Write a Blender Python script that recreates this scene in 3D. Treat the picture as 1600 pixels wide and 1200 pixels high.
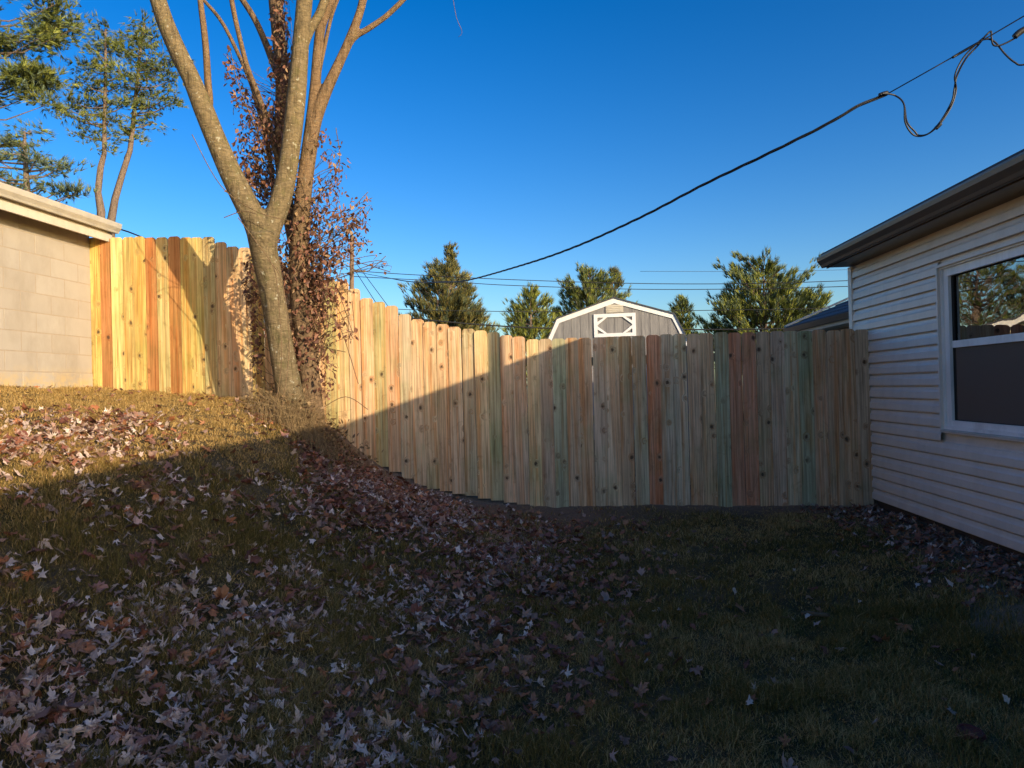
import bpy, bmesh, math, random
import numpy as np
from mathutils import Vector, Matrix, noise as mnoise

random.seed(7); RNG = np.random.default_rng(11)
R = math.radians
S = bpy.context.scene
for o in list(bpy.data.objects): bpy.data.objects.remove(o)
COL = S.collection

# ------------------------------------------------------------------ camera
EYE = 1.45                      # camera height above the lawn at its foot (z = 0)
FPX = 1100.0                    # focal length in pixels of a 1600 px wide picture
cam_d = bpy.data.cameras.new('camera'); cam = bpy.data.objects.new('camera', cam_d)
COL.objects.link(cam); S.camera = cam
cam_d.sensor_width = 36; cam_d.lens = 36 * FPX / 1600
cam_d.clip_start = 0.05; cam_d.clip_end = 3000
CM = Matrix.Rotation(R(90 + 0.36), 4, 'X') @ Matrix.Rotation(R(-1.4), 4, 'Z')
cam.matrix_world = Matrix.Translation((0, 0, EYE)) @ CM

def W(px, py, Y):
    """world point at depth Y seen in direction px, py (1600x1200)"""
    d = CM.to_3x3() @ Vector(((px - 800) / FPX, -(py - 600) / FPX, -1))
    t = Y / d.y
    return Vector((d.x * t, Y, EYE + d.z * t))
CMI = CM.to_3x3().transposed()
def P(x, y, z):
    q = CMI @ Vector((x, y, z - EYE))
    return 800 - FPX * q.x / q.z, 600 + FPX * q.y / q.z
CMN = np.array(CMI)
def Pn(X, Y, Z):
    q = CMN @ np.stack([X, Y, Z - EYE])
    return 800 - FPX * q[0] / q[2], 600 + FPX * q[1] / q[2]

# ------------------------------------------------------------------ light
SUN_TO = Vector((0.98, -1.0, 0.345)).normalized()      # towards the sun
sun_d = bpy.data.lights.new('sun', 'SUN'); sun = bpy.data.objects.new('sun', sun_d); COL.objects.link(sun)
sun_d.energy = 2.7; sun_d.angle = R(0.5); sun_d.color = (1.0, 0.82, 0.56)
sun.rotation_euler = SUN_TO.to_track_quat('Z', 'Y').to_euler()
sun.location = SUN_TO * 60
wd = bpy.data.worlds.new('World'); S.world = wd; wd.use_nodes = True
nt = wd.node_tree; bg = nt.nodes['Background']
sky = nt.nodes.new('ShaderNodeTexSky'); sky.sky_type = 'NISHITA'; sky.sun_disc = False
sky.sun_elevation = math.asin(SUN_TO.z); sky.sun_rotation = math.atan2(SUN_TO.x, SUN_TO.y)
sky.air_density = 1.0; sky.dust_density = 1.9; sky.ozone_density = 2.5; sky.altitude = 200
hs = nt.nodes.new('ShaderNodeHueSaturation'); hs.inputs['Saturation'].default_value = 1.30; hs.inputs['Hue'].default_value = 0.509
gm = nt.nodes.new('ShaderNodeGamma'); gm.inputs['Gamma'].default_value = 1.25
nt.links.new(sky.outputs[0], gm.inputs['Color']); nt.links.new(gm.outputs[0], hs.inputs['Color'])
nt.links.new(hs.outputs[0], bg.inputs['Color']); bg.inputs['Strength'].default_value = 0.068
S.view_settings.view_transform = 'Standard'; S.view_settings.look = 'None'
S.view_settings.gamma = 1.0; S.view_settings.exposure = 1.26
S.view_settings.use_curve_mapping = False

# ------------------------------------------------------------------ helpers
def link(o, parent=None):
    COL.objects.link(o)
    if parent is not None: o.parent = parent
    return o
def tag(o, label=None, cat=None, group=None, kind=None):
    if label: o['label'] = label
    if cat: o['category'] = cat
    if group: o['group'] = group
    if kind: o['kind'] = kind
    return o
def empty(name, loc=(0, 0, 0), rz=0.0):
    o = bpy.data.objects.new(name, None); COL.objects.link(o)
    o.location = loc; o.rotation_euler = (0, 0, rz); o.empty_display_size = 0.2
    return o

class MB:
    def __init__(s): s.v = []; s.f = []
    def add(s, vs, fs):
        n = len(s.v); s.v += [tuple(p) for p in vs]; s.f += [tuple(i + n for i in q) for q in fs]; return s
    def box(s, x0, x1, y0, y1, z0, z1):
        return s.add([(x0,y0,z0),(x1,y0,z0),(x1,y1,z0),(x0,y1,z0),(x0,y0,z1),(x1,y0,z1),(x1,y1,z1),(x0,y1,z1)],
                     [(0,3,2,1),(4,5,6,7),(0,1,5,4),(1,2,6,5),(2,3,7,6),(3,0,4,7)])
    def prism(s, pts, a, b, axis='y'):
        """closed outline (u,w) extruded from a to b along axis"""
        n = len(pts)
        def mk(u, w, t):
            return (u, t, w) if axis == 'y' else ((t, u, w) if axis == 'x' else (u, w, t))
        vs = [mk(u, w, a) for u, w in pts] + [mk(u, w, b) for u, w in pts]
        fs = [tuple(range(n - 1, -1, -1)), tuple(range(n, 2 * n))] + [(i, (i + 1) % n, n + (i + 1) % n, n + i) for i in range(n)]
        return s.add(vs, fs)
    def strip(s, prof, a, b):
        """open profile (x,z) swept along y"""
        n = len(prof)
        return s.add([(x, a, z) for x, z in prof] + [(x, b, z) for x, z in prof], [(i, i + 1, n + i + 1, n + i) for i in range(n - 1)])
    def tube(s, pts, rad, sides=8, cap=True, wob=0.0):
        pts = [Vector(p) for p in pts]; n = len(pts)
        if not hasattr(rad, '__len__'): rad = [rad] * n
        up = Vector((0.3, 0.9, 0.2)); vs = []; prev = None
        for i, p in enumerate(pts):
            t = (pts[min(i + 1, n - 1)] - pts[max(i - 1, 0)]).normalized()
            if prev is None:
                a = t.cross(up)
                if a.length < 1e-3: a = t.cross(Vector((1, 0, 0)))
                a.normalize()
            else:
                a = (prev - t * prev.dot(t)).normalized()
            prev = a; b = t.cross(a)
            for k in range(sides):
                th = 2 * math.pi * k / sides; r = rad[i]
                if wob: r *= 1 + wob * mnoise.noise(Vector((p.x * 2 + math.cos(th) * 1.2, p.y * 2 + math.sin(th) * 1.2, p.z * 1.2)))
                vs.append(p + a * (math.cos(th) * r) + b * (math.sin(th) * r))
        fs = [(i * sides + k, i * sides + (k + 1) % sides, (i + 1) * sides + (k + 1) % sides, (i + 1) * sides + k) for i in range(n - 1) for k in range(sides)]
        if cap: fs += [tuple(range(sides - 1, -1, -1)), tuple(range((n - 1) * sides, n * sides))]
        return s.add(vs, fs)
    def mesh(s, name, mat=None, smooth=False):
        m = bpy.data.meshes.new(name); m.from_pydata(s.v, [], s.f)
        bm = bmesh.new(); bm.from_mesh(m); bmesh.ops.recalc_face_normals(bm, faces=bm.faces[:]); bm.to_mesh(m); bm.free()
        if mat: m.materials.append(mat)
        if smooth: m.polygons.foreach_set('use_smooth', [True] * len(m.polygons))
        return m
    def build(s, name, mat=None, parent=None, smooth=False):
        return link(bpy.data.objects.new(name, s.mesh(name, mat, smooth)), parent)

def np_mesh(name, V, F, mat, parent=None, colors=None, smooth=False):
    """V (n,3), F (m,3) triangles; colors (n,3) point colour attribute"""
    m = bpy.data.meshes.new(name); n = len(V); k = len(F)
    m.vertices.add(n); m.vertices.foreach_set('co', np.ascontiguousarray(V, dtype=np.float32).ravel())
    m.loops.add(3 * k); m.loops.foreach_set('vertex_index', np.ascontiguousarray(F, dtype=np.int32).ravel())
    m.polygons.add(k); m.polygons.foreach_set('loop_start', np.arange(0, 3 * k, 3, dtype=np.int32))
    try: m.polygons.foreach_set('loop_total', np.full(k, 3, dtype=np.int32))
    except Exception: pass
    if smooth: m.polygons.foreach_set('use_smooth', np.ones(k, dtype=bool))
    m.update(calc_edges=True)
    if colors is not None:
        a = m.color_attributes.new('tint', 'FLOAT_COLOR', 'POINT')
        c = np.ones((n, 4), dtype=np.float32); c[:, :3] = colors; a.data.foreach_set('color', c.ravel())
    m.materials.append(mat)
    return link(bpy.data.objects.new(name, m), parent)

# value noise in numpy
_T = RNG.random((256, 256))
def vn(x, y):
    x = np.asarray(x, float); y = np.asarray(y, float)
    xi = np.floor(x).astype(int); yi = np.floor(y).astype(int); fx = x - xi; fy = y - yi
    fx = fx * fx * (3 - 2 * fx); fy = fy * fy * (3 - 2 * fy)
    a = _T[xi & 255, yi & 255]; b = _T[(xi + 1) & 255, yi & 255]; c = _T[xi & 255, (yi + 1) & 255]; d = _T[(xi + 1) & 255, (yi + 1) & 255]
    return (a * (1 - fx) + b * fx) * (1 - fy) + (c * (1 - fx) + d * fx) * fy
def fbm(x, y, o=4):
    s = 0; a = .5; t = 0
    for k in range(o):
        s = s + a * vn(x * 2 ** k + 17 * k, y * 2 ** k + 31 * k); t += a; a *= .5
    return s / t
def sst(a, b, x):
    t = np.clip((np.asarray(x, float) - a) / (np.asarray(b, float) - a), 0, 1); return t * t * (3 - 2 * t)

# ------------------------------------------------------------------ materials
class NT:
    def __init__(s, name, rough=0.7, spec=0.3):
        s.m = bpy.data.materials.new(name); s.m.use_nodes = True; s.t = s.m.node_tree
        s.b = s.t.nodes['Principled BSDF']; s.b.inputs['Roughness'].default_value = rough
        s.b.inputs['Specular IOR Level'].default_value = spec
        s._c = None
    def n(s, typ, **kw):
        x = s.t.nodes.new('ShaderNode' + typ)
        for k, v in kw.items():
            if k.startswith('i_'):
                key = k[2:]; x.inputs[int(key) if key.isdigit() else key.replace('_', ' ')].default_value = v
            else: setattr(x, k, v)
        return x
    def l(s, a, b): s.t.links.new(a, b)
    def obj(s, scale=(1, 1, 1), rand=False):
        tc = s.n('TexCoord'); mp = s.n('Mapping'); s.l(tc.outputs['Object'], mp.inputs['Vector']); mp.inputs['Scale'].default_value = scale
        if rand:
            oi = s.n('ObjectInfo'); mu = s.n('VectorMath', operation='SCALE'); mu.inputs[0].default_value = (37, 19, 53)
            s.l(oi.outputs['Random'], mu.inputs['Scale']); s.l(mu.outputs[0], mp.inputs['Location'])
        return mp.outputs[0]
    def geo(s, scale=(1, 1, 1)):
        g = s.n('NewGeometry'); mp = s.n('Mapping'); s.l(g.outputs['Position'], mp.inputs['Vector']); mp.inputs['Scale'].default_value = scale
        return mp.outputs[0]
    def noise(s, vec, scale, detail=4, rough=.55, dist=0.0):
        x = s.n('TexNoise', i_Scale=scale, i_Detail=detail, i_Roughness=rough, i_Distortion=dist); s.l(vec, x.inputs['Vector']); return x.outputs['Fac']
    def ramp(s, fac, stops, interp='LINEAR'):
        x = s.n('ValToRGB'); s.l(fac, x.inputs[0]); e = x.color_ramp.elements; x.color_ramp.interpolation = interp
        while len(e) < len(stops): e.new(0.5)
        for q, (p, c) in zip(e, stops):
            q.position = p; q.color = (c, c, c, 1) if not hasattr(c, '__len__') else (*c, 1)
        return x.outputs['Color']
    def mix(s, fac, a, b, mode='MIX'):
        x = s.n('Mix', data_type='RGBA', blend_type=mode)
        for v, i in ((fac, 0), (a, 6), (b, 7)):
            if hasattr(v, 'is_linked') or isinstance(v, bpy.types.NodeSocket): s.l(v, x.inputs[i])
            elif i == 0: x.inputs[0].default_value = v
            else: x.inputs[i].default_value = (*v, 1)
        return x.outputs[2]
    def math(s, op, a, b=None):
        x = s.n('Math', operation=op)
        for i, v in enumerate((a, b)):
            if v is None: continue
            if isinstance(v, bpy.types.NodeSocket): s.l(v, x.inputs[i])
            else: x.inputs[i].default_value = v
        return x.outputs[0]
    def base(s, c):
        if isinstance(c, bpy.types.NodeSocket): s.l(c, s.b.inputs['Base Color'])
        else: s.b.inputs['Base Color'].default_value = (*c, 1)
    def bump(s, h, strength=.4, dist=.01):
        x = s.n('Bump'); x.inputs['Strength'].default_value = strength; x.inputs['Distance'].default_value = dist
        s.l(h, x.inputs['Height']); s.l(x.outputs[0], s.b.inputs['Normal'])

def plain(name, c, rough=.6, spec=.3, var=.15, scale=6, bump=.0):
    N = NT(name, rough, spec); v = N.geo(); f = N.noise(v, scale, 5, .6)
    N.base(N.mix(f, tuple(x * (1 - var) for x in c), tuple(min(1, x * (1 + var)) for x in c)))
    if bump: N.bump(N.noise(v, scale * 12, 4), bump, .004)
    return N.m
def grime_paint(name, c, dirt, amount=.35, rough=.5, streak=(1, 1, .25), spec=.35):
    N = NT(name, rough, spec); v = N.geo(streak)
    f = N.ramp(N.noise(v, 7, 7, .62), [(.42, 0), (.72, amount)])
    f2 = N.noise(N.geo(), 70, 3)
    c1 = N.mix(f2, tuple(x * .93 for x in c), tuple(min(1, x * 1.05) for x in c))
    N.base(N.mix(f, c1, dirt)); N.bump(f2, .12, .002)
    return N.m

def picket_mat():
    N = NT('pressure treated pine', .75, .2)
    v = N.obj((1, 1, 1), True)
    # knots
    mk = N.n('Mapping'); mk.inputs['Scale'].default_value = (11.5, 0.01, 9.0); N.l(v, mk.inputs['Vector'])
    vo = N.n('TexVoronoi', feature='F1', distance='EUCLIDEAN'); vo.inputs['Scale'].default_value = 1.0; N.l(mk.outputs[0], vo.inputs['Vector'])
    sx = N.n('SeparateColor'); N.l(vo.outputs['Color'], sx.inputs[0])
    keep = N.math('GREATER_THAN', sx.outputs[0], .80)
    kd = vo.outputs['Distance']
    kn = N.noise(v, 60, 2)
    kd2 = N.math('ADD', kd, N.math('MULTIPLY', N.math('SUBTRACT', kn, .5), .22))
    ksz = N.math('MULTIPLY', N.math('SUBTRACT', sx.outputs[1], .5), .16)
    knot = N.math('MULTIPLY', N.ramp(N.math('ADD', kd2, ksz), [(.05, 1), (.17, 0)]), keep)
    halo = N.math('MULTIPLY', N.ramp(kd2, [(.12, 1), (.46, 0)]), keep)
    # grain, bent round the knots
    mg = N.n('Mapping'); mg.inputs['Scale'].default_value = (70, 70, 1.5); N.l(v, mg.inputs['Vector'])
    ad = N.n('VectorMath', operation='ADD'); N.l(mg.outputs[0], ad.inputs[0])
    cb = N.n('CombineXYZ'); N.l(N.math('MULTIPLY', halo, 4.0), cb.inputs[0]); N.l(cb.outputs[0], ad.inputs[1])
    g1 = N.noise(ad.outputs[0], 1.0, 5, .6, .6)
    mg2 = N.n('Mapping'); mg2.inputs['Scale'].default_value = (16, 16, .55); N.l(v, mg2.inputs['Vector'])
    ad2 = N.n('VectorMath', operation='ADD'); N.l(mg2.outputs[0], ad2.inputs[0]); N.l(cb.outputs[0], ad2.inputs[1])
    g2 = N.noise(ad2.outputs[0], 1.0, 3, .5, 1.2)
    oi = N.n('ObjectInfo')
    dark = N.mix(1.0, oi.outputs['Color'], (.50, .47, .45), 'MULTIPLY')
    lite = N.mix(1.0, oi.outputs['Color'], (1.16, 1.18, 1.22), 'MULTIPLY')
    c = N.mix(N.ramp(g1, [(.30, 0), (.62, 1)]), dark, lite)
    warm = N.mix(1.0, c, (.95, .68, .50), 'MULTIPLY')
    c = N.mix(N.ramp(g2, [(.46, 0), (.66, .95)]), c, warm)
    green = N.mix(1.0, c, (.74, .88, .76), 'MULTIPLY')
    c = N.mix(N.ramp(N.noise(v, 2.1, 4, .6), [(.48, 0), (.68, .75)]), c, green)
    wst = N.noise(N.geo((3, 3, .8)), 2.2, 6, .65)
    c = N.mix(N.ramp(wst, [(.45, 0), (.70, .55)]), c, N.mix(1.0, c, (.66, .62, .58), 'MULTIPLY'))
    hst = N.noise(N.obj((9, 9, 5.5), True), 1.0, 6, .7, 1.5)
    c = N.mix(N.ramp(hst, [(.56, 0), (.70, .5)]), c, N.mix(1.0, c, (.55, .47, .40), 'MULTIPLY'))
    c = N.mix(N.math('MULTIPLY', halo, .5), c, (.18, .09, .045))
    c = N.mix(N.math('MULTIPLY', knot, .88), c, (.07, .042, .026))
    N.base(c)
    N.bump(N.math('SUBTRACT', g1, N.math('MULTIPLY', knot, .8)), .55, .003)
    return N.m

def bark_mat(name, c0, c1, lich=.55, moss=.3):
    N = NT(name, .9, .15); v = N.geo()
    n1 = N.noise(v, 9, 7, .65); 
    vb = N.geo((1, 1, 3.2)); n2 = N.noise(vb, 16, 5, .6, .8)
    vv = N.geo((26, 26, 5)); n3 = N.noise(vv, 1, 4, .6, .5)
    c = N.mix(N.ramp(n2, [(.3, 0), (.7, 1)]), c0, c1)
    c = N.mix(N.ramp(n3, [(.28, .75), (.5, 0)]), c, tuple(x * .35 for x in c0))
    c = N.mix(N.ramp(n1, [(.52, 0), (.66, moss)]), c, (.10, .095, .035))
    vo = N.noise(v, 24, 3, .5)
    c = N.mix(N.ramp(vo, [(.64, 0), (.70, lich)]), c, (.36, .34, .26))
    N.base(c); h = N.math('ADD', n3, N.math('MULTIPLY', n2, .6)); N.bump(h, .8, .02)
    return N.m

def tint_mat(name, rough=.6, trans=0.0, spec=.25, objcolor=False, veins=False):
    N = NT(name, rough, spec)
    if objcolor: col = N.n('ObjectInfo').outputs['Color']
    else: a = N.n('VertexColor'); a.layer_name = 'tint'; col = a.outputs['Color']
    f = N.noise(N.geo(), 90, 3)
    col = N.mix(f, N.mix(1.0, col, (.72, .72, .72), 'MULTIPLY'), N.mix(1.0, col, (1.2, 1.2, 1.2), 'MULTIPLY'))
    N.base(col)
    if trans:
        tr = N.n('BsdfTranslucent'); N.l(col, tr.inputs['Color']); mx = N.n('MixShader'); mx.inputs[0].default_value = trans
        N.l(N.b.outputs[0], mx.inputs[1]); N.l(tr.outputs[0], mx.inputs[2])
        N.l(mx.outputs[0], N.t.nodes['Material Output'].inputs['Surface'])
    return N.m

M_PICKET = picket_mat()
M_LEAFOBJ = tint_mat('fallen leaf', .65, .12, .25, True)
M_LEAF = tint_mat('leaf litter', .65, .12, .25)
M_GRASS = tint_mat('grass blades', .6, .25, .2)
M_NEEDLE = tint_mat('pine needles', .6, .15, .2)
M_VINE = tint_mat('vine leaves', .55, .15, .3)
M_BARK = bark_mat('maple bark', (.10, .075, .04), (.22, .165, .095), .75, .5)
M_BARK2 = bark_mat('brown bark', (.11, .07, .04), (.22, .145, .085), .2, .2)
M_PBARK = bark_mat('pine bark', (.10, .075, .06), (.24, .18, .15), .2, .0)
M_SIDING = grime_paint('vinyl siding', (.75, .655, .56), (.50, .43, .36), .35, .42, (1, 1, .4), .4)
M_WHITE = grime_paint('white vinyl', (.86, .82, .77), (.40, .36, .32), .45, .4)
M_FASCIA = grime_paint('bronze aluminium', (.10, .07, .05), (.06, .045, .035), .4, .35, (1, 1, 1), .5)
M_TAN = grime_paint('tan painted metal', (.46, .42, .36), (.26, .23, .19), .45, .4, (1, 1, 1), .4)
M_CREAM = grime_paint('cream painted board', (.52, .47, .39), (.32, .27, .2), .45, .6)
M_SOFFIT = plain('dark soffit and foundation brown', (.075, .055, .045), .85)
M_SHINGLE = plain('asphalt shingles', (.07, .075, .09), .85, .3, .45, 30, .5)
M_MORTAR = plain('mortar', (.33, .27, .21), .9, .2, .2, 20, .3)
M_CONC = plain('concrete', (.34, .31, .27), .9, .2, .25, 9, .4)
M_CABLE = plain('black cable sheath', (.02, .02, .022), .5, .4, .1)
M_POLE = plain('weathered pole wood', (.17, .12, .09), .9, .1, .3, 5)
M_POST = plain('fence post pine', (.36, .29, .18), .8, .2, .25, 8)
M_DARK = plain('dark interior', (.03, .026, .022), .9)

def block_mat():
    N = NT('painted concrete block', .85, .2); v = N.geo()
    n = N.noise(v, 5, 6, .6); oi = N.n('ObjectInfo')
    c = N.mix(n, (.33, .295, .255), (.42, .375, .33)); c = N.mix(N.ramp(N.noise(N.geo((1, 1, .5)), 2.6, 6, .7), [(.45, 0), (.7, .6)]), c, (.25, .215, .175))
    c = N.mix(N.math('MULTIPLY', oi.outputs['Random'], .25), c, (.29, .235, .18))
    sp = N.n('SeparateXYZ'); N.l(v, sp.inputs[0])
    st = N.math('MULTIPLY', N.ramp(N.noise(v, 9, 6, .7), [(.4, 0), (.6, .9)]), N.ramp(N.math('SUBTRACT', sp.outputs[2], 1.4), [(.20, 1), (.42, 0)]))
    c = N.mix(st, c, (.50, .36, .17)); N.base(c)
    N.bump(N.noise(v, 160, 4, .7), .5, .003); return N.m
M_BLOCK = block_mat()

def ground_mat():
    N = NT('soil and thatch', .95, .1); v = N.geo()
    g = N.noise(v, 1.3, 5, .6); f = N.noise(v, 60, 6, .7)
    c = N.mix(f, (.07, .05, .025), (.26, .185, .10))
    c = N.mix(N.ramp(g, [(.4, 0), (.6, .6)]), c, (.030, .036, .014))
    a = N.n('VertexColor'); a.layer_name = 'dirt'
    sp = N.n('SeparateColor'); N.l(a.outputs['Color'], sp.inputs[0])
    soil = N.mix(N.noise(v, 34, 7, .7), (.15, .095, .06), (.40, .27, .18))
    c = N.mix(sp.outputs[0], c, soil)
    grey = N.mix(N.noise(v, 50, 5, .7), (.20, .15, .10), (.42, .33, .24))
    c = N.mix(sp.outputs[1], c, grey)
    N.base(c); N.bump(N.math('ADD', f, N.noise(v, 18, 4)), 1.0, .03); return N.m
M_GROUND = ground_mat()

def glass_mat(name, ior=3.4):
    N = NT(name); v = N.obj()
    fr = N.n('Fresnel', i_IOR=ior); gl = N.n('BsdfGlossy'); gl.inputs['Roughness'].default_value = .012
    gl.inputs['Color'].default_value = (.92, .92, .92, 1)
    tr = N.n('BsdfTransparent'); tr.inputs['Color'].default_value = (.75, .77, .76, 1)
    bp = N.n('Bump'); bp.inputs['Strength'].default_value = .05; bp.inputs['Distance'].default_value = .02
    N.l(N.noise(v, 3.2, 2, .4), bp.inputs['Height']); N.l(bp.outputs[0], gl.inputs['Normal'])
    mx = N.n('MixShader'); N.l(fr.outputs[0], mx.inputs[0]); N.l(tr.outputs[0], mx.inputs[1]); N.l(gl.outputs[0], mx.inputs[2])
    N.l(mx.outputs[0], N.t.nodes['Material Output'].inputs['Surface']); return N.m
M_GLASS = glass_mat('window glass')
def screen_mat():
    N = NT('insect screen cloth', .8, .2); N.base((.17, .125, .095))
    tr = N.n('BsdfTransparent'); mx = N.n('MixShader'); mx.inputs[0].default_value = .78
    N.l(tr.outputs[0], mx.inputs[1]); N.l(N.b.outputs[0], mx.inputs[2]); N.l(mx.outputs[0], N.t.nodes['Material Output'].inputs['Surface']); return N.m
M_SCREEN = screen_mat()

FA = W(1362, 700, 7.15); FB = W(143, 500, 8.10)             # fence line ends, right and left
fdir = Vector((FB.x - FA.x, FB.y - FA.y, 0)); FLEN = fdir.length; fdir.normalize()
def fenceY(X): return FA.y + (np.asarray(X) - FA.x) * fdir.y / fdir.x

# ------------------------------------------------------------------ terrain
TX = np.array([-60, -9, -6.2, -4.8, -3.7, -2.95, -2.55, -2.1, -1.75, -1.4, -1.0, -.6, -.2, .4, 2, 3.7, 9, 60.])
TF = np.array([.30, .28, .20, .12, .02, -.06, -.12, -.30, -.62, -.88, -1.06, -1.17, -1.25, -1.30, -1.31, -1.31, -1.3, -1.3])   # at the fence
TM = np.array([.28, .26, .18, .10, -.04, -.14, -.22, -.36, -.58, -.82, -1.03, -1.17, -1.27, -1.34, -1.36, -1.36, -1.36, -1.36])   # mid lawn, Y about 5
TN = np.array([.26, .20, .08, -.04, -.22, -.38, -.50, -.68, -.83, -.98, -1.12, -1.24, -1.34, -1.41, -1.44, -1.45, -1.45, -1.45]) # near
def terr(X, Y):
    X = np.asarray(X, float); Y = np.asarray(Y, float)
    def prof(T):
        a = 0
        for d, w in ((-.16, .25), (0, .5), (.16, .25)): a = a + w * np.interp(X + d, TX, T)
        return a
    f, m, n = prof(TF), prof(TM), prof(TN)
    t1 = sst(2.2, 5.2, Y); t2 = sst(5.2, 7.6, Y)
    h = n * (1 - t1) + m * t1; h = h * (1 - t2) + f * t2
    near = np.exp(-((X) ** 2 + (Y - 5) ** 2) / 120)
    h = h + near * ((fbm(X * 1.1 + 9, Y * 1.1 + 4, 3) - .5) * .09 + (fbm(X * 6, Y * 6, 2) - .5) * .02)
    wx = 3.65 - .0745 * (7.15 - Y)
    h = h + .10 * sst(1.3, .1, wx - X) * (Y > -8) * (X < 9) * sst(7.1, 6.1, Y)
    if 'FA' in globals():
        dd_ = fenceY(X) - Y; h = h + .07 * sst(.03, -.07, dd_) * sst(-.7, -.3, dd_) * sst(-2.6, -2.0, X) * (X < 4); h = h + .02 * sst(.55, .1, dd_) * sst(-.9, .2, dd_) * sst(-.4, .3, X) * (X < 4)
    return EYE + h
def terr1(x, y): return float(terr(np.array([x]), np.array([y]))[0])

def dirt_mask(X, Y, Z):
    """bare soil: along the fence foot and on the bank; grey worn patch by the house"""
    px, py = Pn(X, Y, Z)
    d = fenceY(X) - Y
    n = fbm(X * 2.3, Y * 2.3, 4)
    toe = sst(1.5, .3, d + (n - .5) * 1.3) * sst(-2.6, -1.6, X) * sst(2.1, .6, X)
    strip = sst(.5, .05, d + (n - .5) * .5) * sst(-2.9, -2.2, X)
    bank = np.exp(-((X + 1.35) / .55) ** 2) * sst(2.6, 1.4, d) * .8
    path = np.exp(-((X + .15 - .03 * (Y - 5)) / .45) ** 2) * sst(2.0, 4.8, Y) * .45 * (n > .42)
    behind = (d < 0) * 1.0
    dirt = np.clip(np.maximum.reduce([toe * (1 - behind), strip * (1 - behind), bank, path, behind * (d > -1.5)]), 0, 1)
    u = (px - 1590) / 95; w = (py - 965 - (px - 1590) * .30) / 42
    grey = sst(1.25, .5, np.sqrt(u * u + w * w) + (n - .5) * 2.2) * (Y > 0.5) * .8
    wallside = sst(.75, .25, (3.6 - .0745 * (7.15 - Y)) - X + (n - .5) * .5) * (X < 3.8) * .9
    return np.maximum(dirt, wallside * (Y > 0)), grey

def axis(a, b, fa, fb, step, far, k=1.35):
    c = list(np.arange(fa, fb + 1e-6, step)); s = step
    x = fb
    while x < b: s *= k; x += s; c.append(min(x, b))
    x = fa; s = step
    while x > a: s *= k; x -= s; c.insert(0, max(x, a))
    return np.array(c)
gx = axis(-900, 900, -6.5, 5.0, .05, 900); gy = axis(-300, 1500, 1.2, 9.0, .05, 1500)
GX, GY = np.meshgrid(gx, gy); GZ = terr(GX.ravel(), GY.ravel())
fine = np.exp(-((GX.ravel()) ** 2 + (GY.ravel() - 5) ** 2) / 150)
GZ = GZ + fine * (RNG.random(len(GZ)) - .5) * .012
V = np.stack([GX.ravel(), GY.ravel(), GZ], 1); nx = len(gx); ny = len(gy)
I = np.arange(nx * ny).reshape(ny, nx)
q = np.stack([I[:-1, :-1], I[:-1, 1:], I[1:, 1:], I[1:, :-1]], -1).reshape(-1, 4)
F = np.concatenate([q[:, [0, 1, 2]], q[:, [0, 2, 3]]])
ground = np_mesh('ground', V, F, M_GROUND, smooth=True)
dm, gm = dirt_mask(V[:, 0], V[:, 1], V[:, 2])
ca = ground.data.color_attributes.new('dirt', 'FLOAT_COLOR', 'POINT')
cc = np.zeros((len(V), 4), np.float32); cc[:, 0] = dm; cc[:, 1] = gm; cc[:, 3] = 1; ca.data.foreach_set('color', cc.ravel())
tag(ground, kind='structure')

# ------------------------------------------------------------------ fence
tops = [(145,372),(200,371),(285,370),(299,370),(300,383),(310,383),(311,371),(344,371),(346,379),(365,380),(367,385),(390,388),(440,408),(500,432),(506,437),(525,438),(542,441),(543,450),(562,451),(563,465),(581,466),(583,471),(600,472),(602,477),(621,478),(623,490),(640,491),(642,499),(661,499),(683,505),(723,512),(743,515),(764,518),(803,525),(847,531),(867,529),(1000,524),(1100,520),(1362,514)]
bots = [(145,609),(200,612),(290,619),(390,628),(440,637),(480,653),(505,668),(530,692),(555,706),(577,722),(598,730),(617,737),(637,749),(658,760),(678,764),(697,768),(717,772),(737,775),(758,780),(779,783),(800,786),(821,789),(841,793),(861,796),(1000,796),(1200,794),(1362,791)]
colpx = [(152,'y'),(169,'o'),(186,'p'),(203,'y'),(221,'y'),(240,'o'),(258,'g'),(276,'o'),(292,'y'),(305,'t'),(320,'y'),(337,'g'),(356,'t'),(376,'n'),(395,'t'),(413,'y'),(432,'t'),(450,'n'),(470,'t'),(488,'y'),(500,'t'),(515,'g'),(533,'t'),(552,'t'),(572,'n'),(592,'g'),(611,'n'),(632,'h'),(651,'t'),(672,'t'),(692,'n'),(713,'t'),(733,'h'),(753,'t'),(773,'g'),(793,'k'),(813,'m'),(834,'t'),(856,'b'),(877,'c'),(898,'m'),(919,'n'),(940,'m'),(961,'t'),(981,'n'),(997,'h'),(1014,'r'),(1033,'m'),(1053,'h'),(1074,'h'),(1097,'n'),(1119,'c'),(1140,'h'),(1157,'r'),(1174,'r'),(1196,'n'),(1218,'m'),(1240,'h'),(1261,'c'),(1281,'k'),(1303,'n'),(1326,'k'),(1349,'b')]
WOOD = {'y':(.62,.45,.16),'p':(.70,.54,.24),'o':(.47,.215,.08),'g':(.50,.43,.19),'t':(.80,.55,.30),'n':(.70,.44,.235),
        'h':(.64,.49,.29),'k':(.76,.41,.24),'m':(.74,.49,.32),'b':(.56,.39,.24),'c':(.46,.45,.29),'r':(.70,.29,.14)}
fence = empty('wooden_fence', (FA.x, FA.y, terr1(FA.x, FA.y)))
tag(fence, 'new tall dog-eared picket fence of mixed yellow, green and reddish boards stepping down the slope', 'fence')
fyaw = math.atan2(-fdir.y, -fdir.x)
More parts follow.
